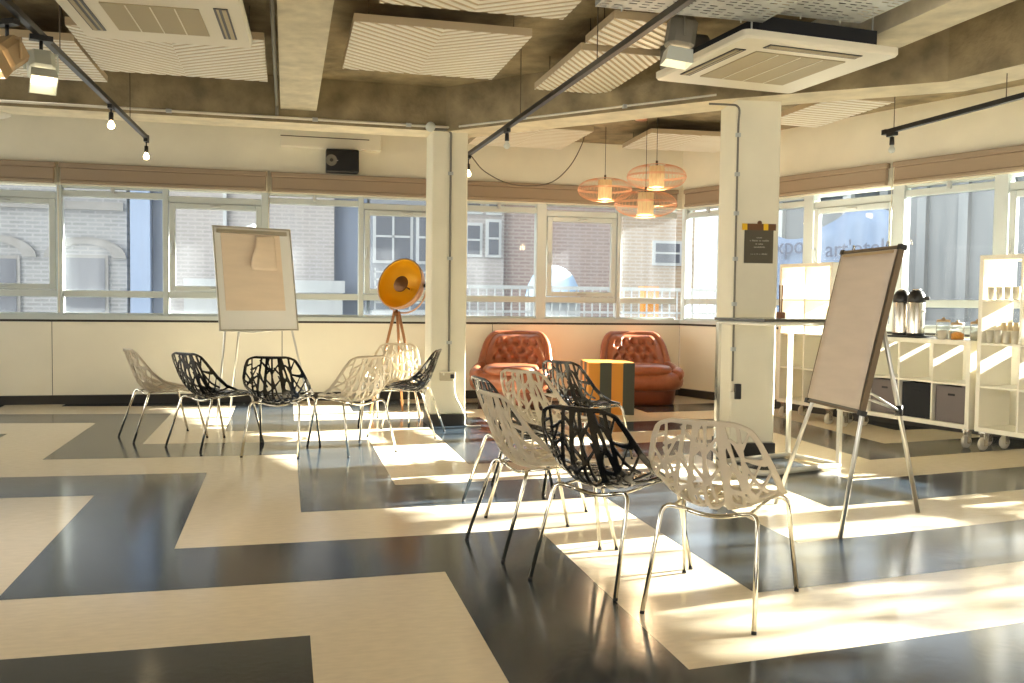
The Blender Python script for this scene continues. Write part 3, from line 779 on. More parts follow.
# ------------------------------------------------------------------ cube storage shelves on castors
KD = Vector((-.203, .979, 0)).normalized(); KN = Vector((KD.y, -KD.x, 0))    # KD runs toward the back wall, KN into the shelf
KO = Vector((5.58, 6.50, 0)); KA = math.atan2(KD.y, KD.x)
def shelf(s0, cols, rows, label, back=True):
    """s0: near end along KD. local frame: x along KD, y = away from the viewer is -y side of KA frame"""
    P_ = .3585; ww = cols*P_+.035; base = KO+KD*s0
    t = thing('cube_shelf', label, 'shelf unit', base, KA)      # local +x = KD, local -y = KN
    dpt = .39; z0 = .160; hh = rows*P_+.035
    m = MB()
    m.bb(0, .038, -dpt, 0, z0, z0+hh, 0, .002); m.bb(ww-.038, ww, -dpt, 0, z0, z0+hh, 0, .002)
    m.bb(.038, ww-.038, -dpt, 0, z0, z0+.038); m.bb(.038, ww-.038, -dpt, 0, z0+hh-.038, z0+hh)
    m.build('carcass', M['kallax'], t)
    m = MB()
    for i in range(1, cols): x = .0175+i*P_; m.bb(x-.008, x+.008, -dpt+.004, -.004, z0+.03, z0+hh-.03)
    m.build('divider', M['kallax'], t)
    for j in range(1, rows):
        m = MB(); zz = z0+.0175+j*P_; m.bb(.03, ww-.03, -dpt+.006, -.006, zz-.008, zz+.008); m.build('shelf_board', M['kallax'], t)
    for x in (.05, ww-.05):
        for y in (-.06, -dpt+.06):
            m = MB(); m.bb(x-.03, x+.03, y-.03, y+.03, .142, z0+.002); m.bb(x-.024, x-.018, y-.022, y+.022, .04, .144); m.bb(x+.018, x+.024, y-.022, y+.022, .04, .144)
            c = m.build('castor', M['steel'], t)
            m = MB(); mx_ = Matrix.Translation((x, y+.01, .055)) @ Matrix.Rotation(PI/2, 4, 'Y')
            m.lathe([(0, -.016), (.048, -.016), (.055, -.009), (.055, .009), (.048, .016), (0, .016)], n=18, mx=mx_); w_ = m.build('castor_wheel', M['cup'], c)
    return t, z0, P_, dpt
def kp(s, dep, z): return KO+KD*s+KN*dep+Vector((0, 0, z))
shelf(-.86, 2, 4, 'tall white cube shelf on castors at the right edge, holding rows of cups')
shelf(-.05, 4, 2, 'low white cube shelf on castors carrying the coffee pots')
shelf(1.52, 2, 4, 'tall white cube shelf on castors behind the bar table, next to the pillar')
def fbox(s, m_, label):
    t = thing('storage_box', label, 'box', kp(s, .20, .2), KA)
    m = MB(); d_, hw_, hh_ = .165, .158, .155
    m.bb(-hw_, hw_, -d_, d_, 0, .006); m.bb(-hw_, hw_, d_-.006, d_, 0, hh_*2); m.bb(-hw_, hw_, -d_, -d_+.006, 0, hh_*2)
    m.bb(-hw_, -hw_+.006, -d_, d_, 0, hh_*2); m.bb(hw_-.006, hw_, -d_, d_, 0, hh_*2); m.build('box_body', m_, t)
    m = MB(); m.box((0, d_+.003, .24), (.07, .006, .018), 0, 0, None, .003); m.build('handle', M['box_black'], t)
K0 = -.05+.0175
fbox(K0+.3585*.5, M['box_grey'], 'grey fabric box in the lower shelf, right end below the jars')
fbox(K0+.3585*1.5, M['box_black'], 'black fabric box in the lower shelf between two grey boxes')
fbox(K0+.3585*2.5, M['box_grey'], 'grey fabric box in the lower shelf, partly behind the flip chart leg')

# things on the counter
ZT = .160+2*.3585+.035
tag(MB().prism([(v.x, v.y) for v in (kp(.56, .06, 0), kp(.98, .06, 0), kp(.98, .34, 0), kp(.56, .34, 0))], ZT+.0005, ZT+.018).build('serving_tray', M['black']), 'black tray under the two steel coffee pots', 'tray')
def airpot(s, dep, rz, label):
    t = thing('vacuum_pot', label, 'coffee pot', kp(s, dep, ZT+.0185), rz, 'pump coffee pots on the tray'); t.scale = (1.14, 1.14, 1.14)
    m = MB(); m.lathe([(0, 0), (.068, 0), (.07, .006), (.07, .02), (0, .02)], n=28); m.build('base_ring', M['black'], t)
    m = MB(); m.lathe([(.066, .02), (.0665, .26), (.062, .272)], n=32); m.build('steel_body', M['steel'], t)
    m = MB(); m.lathe([(.064, .265), (.069, .272), (.069, .295), (.064, .325), (.05, .352), (.03, .366), (0, .37)], n=28)
    m.box((0, -.075, .30), (.035, .05, .03), 0, 0, None, .006); hd = m.build('pump_lid', M['black'], t)
    m = MB(); m.lathe([(0, .368), (.034, .366), (.03, .376), (0, .378)], n=20); m.build('pump_button', M['steel'], hd)
    m = MB(); m.tube([(.068*math.cos(a), .068*math.sin(a)*.3+.0, .305+.055*math.sin(a)*-1) for a in [PI*k/10 for k in range(11)]], .005, 6); m.build('carry_handle', M['black'], hd)
    m = MB(); m.box((0, -.0675, .20), (.05, .003, .014)); m.build('badge', M['grey_metal'], t)
airpot(.665, .18, .7, 'steel pump coffee pot with black lid, right one of the pair on the tray')
airpot(.845, .20, .6, 'steel pump coffee pot with black lid, left one half hidden by the flip chart')
def jar(s, dep, r, h, fill, label):
    t = thing('glass_jar', label, 'jar', kp(s, dep, ZT+.001), 0)
    m = MB(); m.lathe([(0, 0), (r*.9, 0), (r, .01), (r, h-.02), (r*.9, h)], n=22); m.build('jar_glass', M['jar'], t)
    m = MB(); m.lathe([(0, h), (r*.95, h), (r*.98, h+.008), (r*.9, h+.02), (.012, h+.024), (.012, h+.04), (0, h+.042)], n=22); m.build('lid', M['tan_metal'], t)
    m = MB(); m.lathe([(0, .004), (r*.86, .004), (r*.9, h*.4), (r*.5, h*.52), (0, h*.55)], n=18); m.build('filling', M[fill], t)
jar(.40, .22, .06, .15, 'cup', 'small lidded glass jar next to the coffee pots')
jar(.16, .10, .055, .13, 'biscuit', 'glass jar of orange snacks on the low shelf')
jar(.04, .19, .055, .14, 'cup', 'lidded glass jar at the right end of the low shelf')
def cup(name, p, r, h, label, group, m_=None, handle=True):
    t = thing(name, label, 'cup', p, rnd.uniform(0, 6), group)
    m = MB(); m.lathe([(0, .0), (r*.72, 0), (r*.80, .01), (r, h), (r*.93, h), (r*.72, .012), (0, .01)], n=18); m.build('bowl', m_ or M['cup'], t)
    if handle:
        m = MB(); m.tube([(r*.9+.024*math.sin(PI*k/8), 0, h*.78-h*.5*k/8) for k in range(9)], .004, 6); m.build('handle', m_ or M['cup'], t)
for k in range(3): cup('coffee_cup', kp((.285, .26, .10)[k], (.06, .17, .28)[k], ZT+.0006), .037, .075, ['white cup in front of the coffee pots, nearest the pots', 'white cup on the low shelf behind the front cups', 'white cup beside the lidded jar on the low shelf'][k], 'cups on the low shelf')
# cups in rows on the tall shelf
zsh = [.160+.0175+.3585*j+.0085 for j in range(4)]
zsh[0] = .160+.038
rowname = {3: 'top', 2: 'second'}
ordn = ['first', 'second', 'third', 'fourth', 'fifth', 'sixth']
for j, nn, lb in ((3, 4, 'top'), (2, 4, 'second')):
    for k in range(nn):
        s_ = -.86+.0175+.3585*2-.058-.074*k
        cup('stacked_mug', kp(s_, .055, zsh[j]+.001), .032, .105, '%s tall grey mug from the left, %s cup row of the tall right shelf' % (ordn[k], lb), 'grey mugs on the tall shelf', None, False)
for k in range(6):
    s_ = -.86+.0175+.3585*2-.05-.055*k
    cup('stacked_mug', kp(s_, .24, zsh[2]+.001), .024, .17, '%s paper cup stack from the left, back row of the tall right shelf' % ordn[k], 'tan cup stacks on the tall shelf', M['foam_tan'], False)

# ------------------------------------------------------------------ pillar fittings
PA = math.radians(-8); pd = Vector((math.cos(PA), math.sin(PA), 0)); pn = Vector((math.sin(PA), -math.cos(PA), 0))   # pn toward the room
pc = Vector((3.568, 6.583, 0))+pn*.19
def pp_(a, z, c=0): return pc+pd*a+pn*c+Vector((0, 0, z))
so_ = pp_(.022, 1.655)
t = thing('notice_board', 'small dark notice with pale lettering taped to the right pillar', 'sign', so_, PA)
m = MB(); m.bb(-.118, .112, -.008, -.001, -.135, .125); m.build('board', M['sign'], t)
m = MB(); m.bb(-.138, -.10, -.012, -.0005, .12, .17); m.bb(.03, .068, -.012, -.0005, .12, .17); tp = m.build('yellow_tape', M['tape_y'], t)
m = MB(); m.bb(-.10, .03, -.011, -.0005, .12, .17); m.bb(.068, .13, -.011, -.0005, .12, .17)
m.lathe([(0, -.004), (.018, -.004), (.018, .004), (0, .004)], n=12, mx=Matrix.Translation((0, -.006, .176)) @ Matrix.Rotation(PI/2, 4, 'X')); m.build('brown_tape', M['tape_b'], t)
# lettering too small to read in the photograph: rows of letter-sized strokes
m = MB()
for w_, zz, hh_ in ((.045, .062, .008), (.15, .040, .012), (.058, .014, .010), (.085, -.010, .011), (.135, -.064, .010)):
    x = -w_/2
    while x < w_/2:
        lw = rnd.uniform(.004, .009)
        if rnd.random() > .12:
            hq = hh_*rnd.choice((.7, .7, 1)); m.bb(x, x+lw*.28, -.0095, -.0079, zz-hh_/2, zz-hh_/2+hq); m.bb(x, x+lw*.8, -.0095, -.0079, zz-hh_/2, zz-hh_/2+hq*.25); m.bb(x, x+lw*.8, -.0095, -.0079, zz-hh_/2+hq*.75, zz-hh_/2+hq)
        x += lw+.002
m.build('lettering', M['sign_text'], t)
def text(s_, size, loc, rot, mt, name, parent, ext=.0008, align='CENTER'):
    cu = bpy.data.curves.new(name, 'FONT'); cu.body = s_; cu.size = size; cu.extrude = ext; cu.align_x = align; cu.align_y = 'CENTER'
    o = bpy.data.objects.new(name, cu); C.objects.link(o); dg = bpy.context.evaluated_depsgraph_get(); dg.update()
    me = bpy.data.meshes.new_from_object(o.evaluated_get(dg)); bpy.data.objects.remove(o); me.materials.clear(); me.materials.append(mt)
    o = bpy.data.objects.new(name, me); C.objects.link(o); o.location = loc; o.rotation_euler = rot
    if parent is not None: o.parent = parent
    return o
def conduit(pts, r, label, clips=(), m_='galv', name='cable_conduit'):
    t = thing(name, label, 'conduit', (0, 0, 0)); m = MB(); m.tube(pts, r, 8); m.build('pipe', M[m_], t)
    if clips:
        m = MB()
        for p in clips: m.box(p, (r*4, r*3.2, .03))
        m.build('clip', M['galv'], t)
    return t
# left pillar
conduit(fillet([(-5.9, 8.478, 2.825), (1.50, 8.478, 2.825)], .05), .012, 'long pale conduit along the lower edge of the left beam', [(x, 8.482, 2.825) for x in (-3.2, -1.0, .25, 1.1)], 'white_metal')
conduit(fillet([(1.32, 8.49, 2.80), (1.505, 8.49, 2.80), (1.505, 8.508, 2.70), (1.505, 8.508, .52)], .05), .011, 'pale conduit running down the left pillar', [(1.505, 8.51, z_) for z_ in (2.4, 1.6, .8)], 'grey_metal')
t = thing('junction_box', 'small round junction box on the beam corner above the left pillar', 'junction box', (1.30, 8.475, 2.815))
m = MB(); m.lathe([(0, 0), (.04, 0), (.045, .01), (.045, .04), (0, .045)], n=16, mx=Matrix.Translation((0, 0, 0)) @ Matrix.Rotation(PI/2, 4, 'X')); m.build('box_body', M['frost'], t)
t = thing('wall_socket', 'steel double socket on the left pillar above the black base', 'socket', (1.49, 8.519, .48))
m = MB(); m.box((0, -.02, 0), (.15, .038, .085), 0, 0, None, .005); m.build('back_box', M['socket'], t)
m = MB(); m.box((.045, -.042, 0), (.04, .012, .04), 0, 0, None, .004); m.build('plug', M['black'], t)
m = MB(); m.box((-.04, -.040, .02), (.015, .006, .02)); m.build('rocker_switch', M['white_metal'], t)
m = MB(); m.tube(smooth_curve([(1.545, 8.46, .45), (1.56, 8.46, .30), (1.60, 8.46, .22), (1.655, 8.46, .10), (1.66, 8.44, .012), (1.8, 8.40, .012)]), .006, 6)
tag(m.build('power_cable', M['white_metal']), 'white power cable hanging from the left pillar socket', 'cable')
# right pillar conduit, with clips, and the black switch at its foot
a_ = -.170
conduit(fillet([pp_(a_-.25, 2.72, .06), pp_(a_, 2.72, .05), pp_(a_, 2.60, .014), pp_(a_, .60, .014)], .06), .008, 'dark conduit with clips running down the right pillar', [pp_(a_, z_, .014) for z_ in (2.5, 2.2, 1.9, 1.55, 1.2, .85)], 'grey_metal')
t = thing('wall_switch', 'black switch with a white plug low on the right pillar', 'switch', pp_(-.14, .52, .001), PA)
m = MB(); m.box((.012, -.018, 0), (.05, .034, .12), 0, 0, None, .005); m.build('switch_box', M['black'], t)
m = MB(); m.box((-.034, -.02, -.03), (.032, .03, .06), 0, 0, None, .004); m.build('plug', M['white_metal'], t)
conduit([(1.56, 8.38, 2.82), (3.22, 6.475, 2.81)], .011, 'pale conduit along the diagonal beam toward the right pillar', [(2.05, 7.82, 2.82), (2.7, 7.07, 2.81)], 'white_metal')
conduit(fillet([(-.085, 3.0, 2.93), (-.085, 8.46, 2.93), (-.085, 8.48, 2.84)], .03), .014, 'dark conduit along the left side of the pale ceiling rib', (), 'grey_metal')

# ------------------------------------------------------------------ ceiling
def ac_unit(loc, rz, size, label, slots):
    t = thing('ceiling_air_conditioner', label, 'air conditioner', loc, rz, 'square cassette air conditioners under the ceiling')
    h = size/2
    def rr(hx, r, n=5):
        o = []
        for cx, cy, a0 in ((hx-r, hx-r, 0), (-hx+r, hx-r, PI/2), (-hx+r, -hx+r, PI), (hx-r, -hx+r, 3*PI/2)):
            for k in range(n+1): a = a0+PI/2*k/n; o.append((cx+r*math.cos(a), cy+r*math.sin(a)))
        return o
    m = MB(); N = 24
    lv = [(h-.01, .035, 0.0), (h, .04, .014), (h, .04, .05), (h-.05, .03, .065)]
    vs = []
    for hx, r, zz in lv: vs += [(x, y, zz) for x, y in rr(hx, r)]
    fs = [(i*N+k, i*N+(k+1) % N, (i+1)*N+(k+1) % N, (i+1)*N+k) for i in range(3) for k in range(N)]
    fs += [tuple(range(N))[::-1], tuple(3*N+k for k in range(N))]; m.add(vs, fs); m.build('fascia', M['ac_white'], t)
    m = MB(); m.bb(-h+.23, h-.23, -h+.23, h-.23, -.006, .004)
    m.build('intake_grille', M['ac_grille'], t)
    m = MB()
    for k in (-1, 0, 1): x = k*(h-.23)*.5; m.bb(x-.003, x+.003, -h+.24, h-.24, -.009, -.005)
    m.build('grille_bar', M['ac_white'], t)
    for k in slots:
        R = Matrix.Rotation(k*PI/2, 4, 'Z')
        m = MB(); m.box((0, h-.115, -.0015), (size*.60, .075, .006), 0, 0, R); v = m.build('air_slot', M['black'], t)
        m = MB(); m.box((0, h-.098, -.006), (size*.58, .022, .006), 0, 0, R); m.box((0, h-.132, -.004), (size*.58, .012, .005), 0, 0, R); m.build('louvre', M['ac_grille'], v)
    m = MB(); m.bb(-h+.16, h-.10, -h+.10, h-.14, .06, .17); m.build('casing', M['box_black'], t)
    for x in (-h+.12, h-.12):
        for y in (-h+.12, h-.12): m = MB(); m.tube([(x, y, .055), (x, y, .45)], .006, 6); m.build('hanger_rod', M['galv'], t)
    return t
ac_unit((3.09, 5.45, 2.75), math.radians(5), 1.12, 'square cassette air conditioner in front of the right pillar top', (1, 2))
ac_unit((-.70, 5.45, 2.745), math.radians(-2), .96, 'square cassette air conditioner at the upper left beside the pale rib', (1, 3))

def acoustic(x0, x1, y0, y1, z, label, rz=0, ang=1.0):
    """white foam panel with a zigzag corrugation on its underside"""
    cx, cy = (x0+x1)/2, (y0+y1)/2; hx, hy = (x1-x0)/2, (y1-y0)/2
    t = thing('acoustic_panel', label, 'ceiling panel', (cx, cy, z), rz, 'white zigzag acoustic panels under the ceiling')
    m = MB(); m.bb(-hx, hx, -hy, hy, .0, .05); m.build('panel_core', M['foam_tan'], t)
    m = MB(); pitch = .085; nst = 1 if hx < .5 else 2
    seg = 2*hx/nst; sl = .75*ang
    def clip(pl, ax_, lim, sg):
        out = []
        for k in range(len(pl)):
            p, q = pl[k], pl[(k+1) % len(pl)]; a, b = sg*(p[ax_]-lim), sg*(q[ax_]-lim)
            if a <= 0: out.append(p)
            if (a < 0 < b) or (b < 0 < a): f = a/(a-b); out.append((p[0]+(q[0]-p[0])*f, p[1]+(q[1]-p[1])*f))
        return out
    for s_ in range(nst):
        xa, xb = -hx+seg*s_, -hx+seg*(s_+1); d_ = sl*seg*(1 if s_ % 2 == 0 else -1)
        k = -int((hy+abs(d_))/pitch)-2
        while k*pitch < hy+abs(d_)+pitch:
            y = k*pitch; pl = [(xa, y), (xb, y+d_), (xb, y+d_+pitch*.55), (xa, y+pitch*.55)]
            pl = clip(clip(pl, 1, hy, 1), 1, -hy, -1)
            if len(pl) > 2: m.prism(pl, -.004, .0)
            k += 1
    m.build('zigzag_face', M['white_metal'], t)
    m = MB()
    for x in (-hx+.1, hx-.1):
        for y in (-hy+.1, hy-.1): m.tube([(x, y, .045), (x, y, ZC-z)], .003, 5)
    m.build('hanging_wire', M['wire'], t)
acoustic(.41, 1.57, 5.85, 7.06, 2.95, 'large white zigzag panel in the ceiling bay right of the pale rib')
acoustic(1.98, 2.60, 6.06, 7.28, 2.95, 'narrow white striped panel under the black track by the right pillar', 0, 1.7)
acoustic(1.98, 2.50, 5.40, 5.97, 2.97, 'white striped panel behind the cable tray, right of the black track')
acoustic(.53, 1.66, 4.22, 5.45, 2.95, 'white striped panel at the top edge, left of the cable tray')
acoustic(-1.39, -.15, 6.45, 7.66, 2.95, 'white zigzag panel beside the left air conditioner')
acoustic(-2.66, -1.42, 6.85, 8.07, 2.95, 'white panel in the far left ceiling bay behind the spotlights', 0, .1)
acoustic(2.0, 3.1, 9.02, 10.2, 2.98, 'white panel behind the diagonal beam, left of the pendant lamps', 0, .1)
acoustic(3.83, 5.0, 9.15, 10.15, 3.03, 'white ribbed panel behind the pendant lamps in the corner', math.radians(-3), .5)
acoustic(4.55, 5.15, 6.95, 8.15, 2.98, 'white panel between the right pillar and the right wall', math.radians(0), .1)

# perforated cable trays
def tray(x0, x1, y0, y1, z, label, rz=0):
    cx, cy = (x0+x1)/2, (y0+y1)/2; hx, hy = (x1-x0)/2, (y1-y0)/2
    t = thing('cable_tray', label, 'cable tray', (cx, cy, z), rz); m = MB()
    px_, py_ = .07, .042; nx_, ny_ = int(2*hx/px_), int(2*hy/py_); px_, py_ = 2*hx/nx_, 2*hy/ny_
    for j in range(ny_):
        for i in range(nx_):
            ox = (.5*px_ if j % 2 else 0)
            xa = -hx+i*px_; ya = -hy+j*py_
            if (i*7+j*3) % 5 == 0: m.add([(xa, ya, 0), (xa+px_, ya, 0), (xa+px_, ya+py_, 0), (xa, ya+py_, 0)], [(0, 1, 2, 3)]); continue
            a, b, c, d = xa+px_*.18, xa+px_*.82, ya+py_*.32, ya+py_*.68
            v = [(xa, ya, 0), (xa+px_, ya, 0), (xa+px_, ya+py_, 0), (xa, ya+py_, 0), (a, c, 0), (b, c, 0), (b, d, 0), (a, d, 0)]
            m.add(v, [(0, 1, 5, 4), (1, 2, 6, 5), (2, 3, 7, 6), (3, 0, 4, 7)])
    solid(m.build('perforated_bed', M['galv'], t), .002)
    m = MB()
    for y in (-hy, hy):
        m = MB(); m.bb(-hx, hx, y-.002, y+.002, -.001, .05); m.bb(-hx, hx, y-.012, y+.002, .046, .05); m.build('side_flange', M['galv'], t)
    m = MB()
    for k in range(11):
        y = -hy+.05+(2*hy-.1)*k/10; m.tube(smooth_curve([(-hx+.05+.1*q, y+.02*math.sin(q*1.7+k), .028+.006*math.sin(q+k)) for q in range(int(2*hx/.1))], 2), .021, 6)
    m.build('cable_bundle', M['black'], t)
    for x in (-hx+.15, hx-.15):
        for y in (-hy+.02, hy-.02): m = MB(); m.tube([(x, y, -.02), (x, y, ZC-z)], .005, 6); m.build('threaded_rod', M['galv'], t)
tray(1.68, 2.72, 4.30, 4.90, 2.86, 'long perforated cable tray crossing the top of the room')
tray(2.79, 3.36, 4.26, 4.86, 2.90, 'short perforated cable tray above the right air conditioner', math.radians(2))

# lighting tracks with bare bulbs
def track(p, q, r, label, heads, wires):
    P, Q = Vector(p), Vector(q); d = (Q-P).normalized(); sd_ = Vector((-d.y, d.x, 0))
    t = thing('lighting_track', label, 'track light', P); m = MB()
    L = (Q-P).length; a = math.atan2(d.y, d.x)
    m.box(d*L/2, (L, .036, .034), a); m.build('rail', M['black'], t)
    m = MB(); m.box(d*.02, (.05, .042, .04), a); m.box(d*(L-.02), (.05, .042, .04), a); m.build('end_cap', M['black'], t)
    for dist, drop, lit in heads:
        c = d*dist; m = MB(); m.box(c+Vector((0, 0, -.03)), (.10, .034, .03), a); m.tube([c+Vector((0, 0, -.03)), c+Vector((0, 0, -drop))], .006, 6)
        m.lathe([(0, -drop+.01), (.017, -drop+.008), (.019, -drop-.05), (.016, -drop-.055), (0, -drop-.055)], c, 12); h = m.build('lamp_holder', M['black'], t)
        m = MB(); zz = -drop-.052; m.lathe([(.011, zz), (.013, zz-.012), (.024, zz-.03), (.027, zz-.043), (.022, zz-.058), (.010, zz-.066), (0, zz-.067)], c, 16); m.build('bulb', M['bulb'] if lit else M['frost'], h)
    m = MB()
    for w_ in wires: c = d*w_; m.tube([c+Vector((0, 0, .01)), c+Vector((0, 0, ZC-P.z))], .0035, 5); 
    if wires: m.build('suspension_wire', M['wire'], t)
    return t
track((-1.281, 9.20, 2.70), (-1.45, 3.2, 2.70), 0, 'black lighting track with two lit bulbs at the upper left', [(.03, .09, True), (1.55, .08, True)], [.8, 3.0, 5.2])
track((1.735, 8.85, 2.64), (1.87, 3.0, 2.64), 0, 'black lighting track running over the middle of the room', [(.03, .10, True), (1.5, .06, False)], [1.9, 3.6])
track((4.69, 6.45, 2.6), (4.79, 2.4, 2.6), 0, 'black lighting track hanging by the right window wall', [(.10, .06, False)], [.12, 1.25, 2.6])
tag(MB().tube(smooth_curve([(1.76, 8.8, 2.62), (1.95, 9.0, 2.50), (2.3, 9.25, 2.42), (2.75, 9.5, 2.48), (3.05, 9.7, 2.70), (3.25, 9.85, 3.0), (3.3, 9.9, 3.19)], 8), .006, 6).build('hanging_cable', M['wire']), 'thin cable drooping from the middle track toward the pendants', 'cable')

# big stage spotlights
def spotlight(loc, rz, tilt, m_body, m_hood, label, sc=1, aim=None, power=0):
    t = thing('stage_spotlight', label, 'spotlight', loc, rz)
    R = Matrix.Rotation(tilt, 4, 'X')
    m = MB(); m.tube([(0, 0, .22*sc), (0, 0, .10*sc)], .010, 8); m.box((0, 0, .22*sc), (.12, .05, .03)); m.build('clamp', M['black'], t)
    m = MB(); m.tube([(-.12*sc, 0, -.03), (-.12*sc, 0, .10*sc), (.12*sc, 0, .10*sc), (.12*sc, 0, -.03)], .008, 8); m.build('yoke', m_body, t)
    m = MB(); m.box((0, 0, 0), (.20*sc, .24*sc, .20*sc), 0, 0, R, .04*sc); b = m.build('lamp_housing', m_body, t)
    m = MB()
    v0 = [(-.085, .12, -.085), (.085, .12, -.085), (.085, .12, .085), (-.085, .12, .085)]; v1 = [(x*1.15, .22, z_*1.15) for x, y, z_ in v0]
    m.add([Vector(q)*sc for q in v0+v1], [(0, 1, 5, 4), (1, 2, 6, 5), (2, 3, 7, 6), (3, 0, 4, 7)], 0, False, R); solid(m.build('front_hood', m_hood, b), .006)
    m = MB(); m.box((0, .122*sc, 0), (.16*sc, .006, .16*sc), 0, 0, R); m.build('lens', M['lens_glow'], b)
    if aim:
        sl = bpy.data.lights.new('spotlight_lamp', 'SPOT'); sl.energy = power; sl.color = (1, .88, .70); sl.spot_size = math.radians(120); sl.spot_blend = .9; sl.shadow_soft_size = .07
        so2 = bpy.data.objects.new('spotlight_lamp', sl); C.objects.link(so2); P0 = Vector(loc)+Matrix.Rotation(rz, 3, 'Z') @ (R.to_3x3() @ Vector((0, .24*sc, 0)))
        so2.location = P0; so2.rotation_euler = (P0-Vector(aim)).to_track_quat('Z', 'Y').to_euler()
spotlight((-1.46, 5.45, 2.50), math.radians(150), math.radians(-38), M['tan_metal'], M['tan_metal'], 'tan box spotlight hanging from the left track', .75, (-1.2, 3.2, 0), 24)
spotlight((-1.36, 5.73, 2.51), math.radians(200), math.radians(-55), M['frost'], M['frost'], 'pale frosted spotlight beside the tan one on the left track', .7, (.2, 3.2, 0), 24)
spotlight((2.36, 5.25, 2.86), math.radians(80), math.radians(-82), M['grey_metal'], M['frost'], 'dark box spotlight beside the right air conditioner', .85, (.9, 2.4, 0), 12)
t = thing('ceiling_projector', 'grey box unit fixed under the ceiling behind the dark spotlight', 'projector', (2.72, 5.98, 2.96))
m = MB(); m.box((0, 0, 0), (.30, .20, .24), .1, 0, None, .02); m.build('housing', M['grey_metal'], t)
m = MB(); m.tube([(0, 0, .11), (0, 0, ZC-2.96)], .02, 8); m.build('mount', M['galv'], t)
m = MB(); m.tube([(-.06, -.13, .0), (-.06, -.09, 0)], .04, 16); m.build('lens', M['black'], t)
t = thing('smoke_detector', 'white disc on a perforated strap at the far left below the beam', 'detector', (-2.30, 8.17, 2.66))
m = MB(); m.lathe([(0, -.03), (.09, -.025), (.13, -.005), (.13, .005), (.05, .02), (0, .022)], n=24); m.build('disc', M['white_metal'], t)
m = MB(); m.bb(-.03, .03, -.004, .004, .06, ZC-2.66); m.tube([(0, 0, .0), (-.01, 0, .07)], .008, 6); m.build('strap', M['galv'], t)
# fixings on the back wall
t = thing('wall_casing', 'pale flat casing high on the back wall beside the black speaker', 'casing', (.50, YW, 3.06))
m = MB(); m.bb(-.57, .58, -.09, -.001, -.11, .13, 0, .01); m.build('cover', M['cream_wall'], t)
m = MB(); m.bb(-.57, .44, -.094, -.088, .005, .015); m.build('slot', M['wire'], t)
t = thing('wall_speaker', 'black box loudspeaker on the back wall under the casing', 'speaker', (.63, YW, 2.80))
m = MB(); m.bb(-.19, .185, -.20, -.03, -.13, .13, 0, .01); m.build('cabinet', M['black'], t)
m = MB(); m.lathe([(.02, .012), (.055, 0), (.062, .006), (.066, .0)], n=20, mx=Matrix.Translation((-.13, -.201, 0)) @ Matrix.Rotation(PI/2, 4, 'X')); m.build('driver_cone', M['grey_metal'], t)
m = MB(); m.box((-.065, -.201, 0), (.022, .004, .008)); m.build('badge', M['alu'], t)
m = MB(); m.bb(-.04, .04, -.04, -.001, -.05, .05); m.build('bracket', M['black'], t)

# ------------------------------------------------------------------ pendant lamps
def pendant(x, y, z, label):
    t = thing('pendant_lamp', label, 'pendant lamp', (x, y, z), rnd.uniform(0, 3), 'copper wire pendant lamps in the corner bay')
    Rw, Hw = .31, .125
    m = MB(); NW = 44
    for k in range(NW):
        a = 2*PI*k/NW; pts = []
        for q in range(13):
            g = -PI/2*.86+PI*.86*q/12; rr_ = Rw*max(.0, math.cos(g))**.75; pts.append((rr_*math.cos(a), rr_*math.sin(a), Hw*math.sin(g)/math.sin(PI/2*.86)))
        m.tube(pts, .0016, 4, caps=False)
    m.build('wire_cage', M['copper'], t)
    m = MB()
    for r, z_ in ((Rw, 0), (Rw*.985, .012), (Rw*max(0, math.cos(PI/2*.86))**.75, Hw), (Rw*max(0, math.cos(PI/2*.86))**.75, -Hw)):
        m.tube([(r*math.cos(2*PI*k/48), r*math.sin(2*PI*k/48), z_) for k in range(48)], .004, 6, closed=True)
    m.build('wire_hoop', M['copper'], t)
    m = MB(); m.lathe([(.078, -.11), (.08, -.11), (.08, .11), (.078, .11), (.078, -.11)], n=28); sh_ = m.build('inner_shade', M['shade'], t)
    m = MB(); m.lathe([(0, -.108), (.077, -.108), (.077, -.10), (0, -.10)], n=24); m.build('diffuser', M['shade_glow'], sh_)
    m = MB(); m.tube([(0, 0, .11), (0, 0, .17)], .012, 8); m.tube([(0, 0, .17), (0, 0, ZC-z)], .003, 6); m.build('cord', M['wire'], t)
    pl = bpy.data.lights.new('pendant_bulb', 'POINT'); pl.energy = 5; pl.color = (1, .72, .42); pl.shadow_soft_size = .04
    po = bpy.data.objects.new('pendant_bulb', pl); C.objects.link(po); po.parent = t; po.location = (0, 0, -.17)
pendant(3.53, 9.85, 2.485, 'copper wire pendant lamp, leftmost of the three')
pendant(3.78, 8.95, 2.527, 'copper wire pendant lamp, highest of the three')
pendant(3.49, 8.53, 2.19, 'copper wire pendant lamp, lowest of the three')
t = thing('ceiling_rose', 'small copper ceiling rose above the pendant lamps', 'ceiling rose', (3.72, 9.25, ZC))
m = MB(); m.lathe([(0, -.03), (.07, -.028), (.07, 0)], n=20); m.build('cup', M['copper'], t)

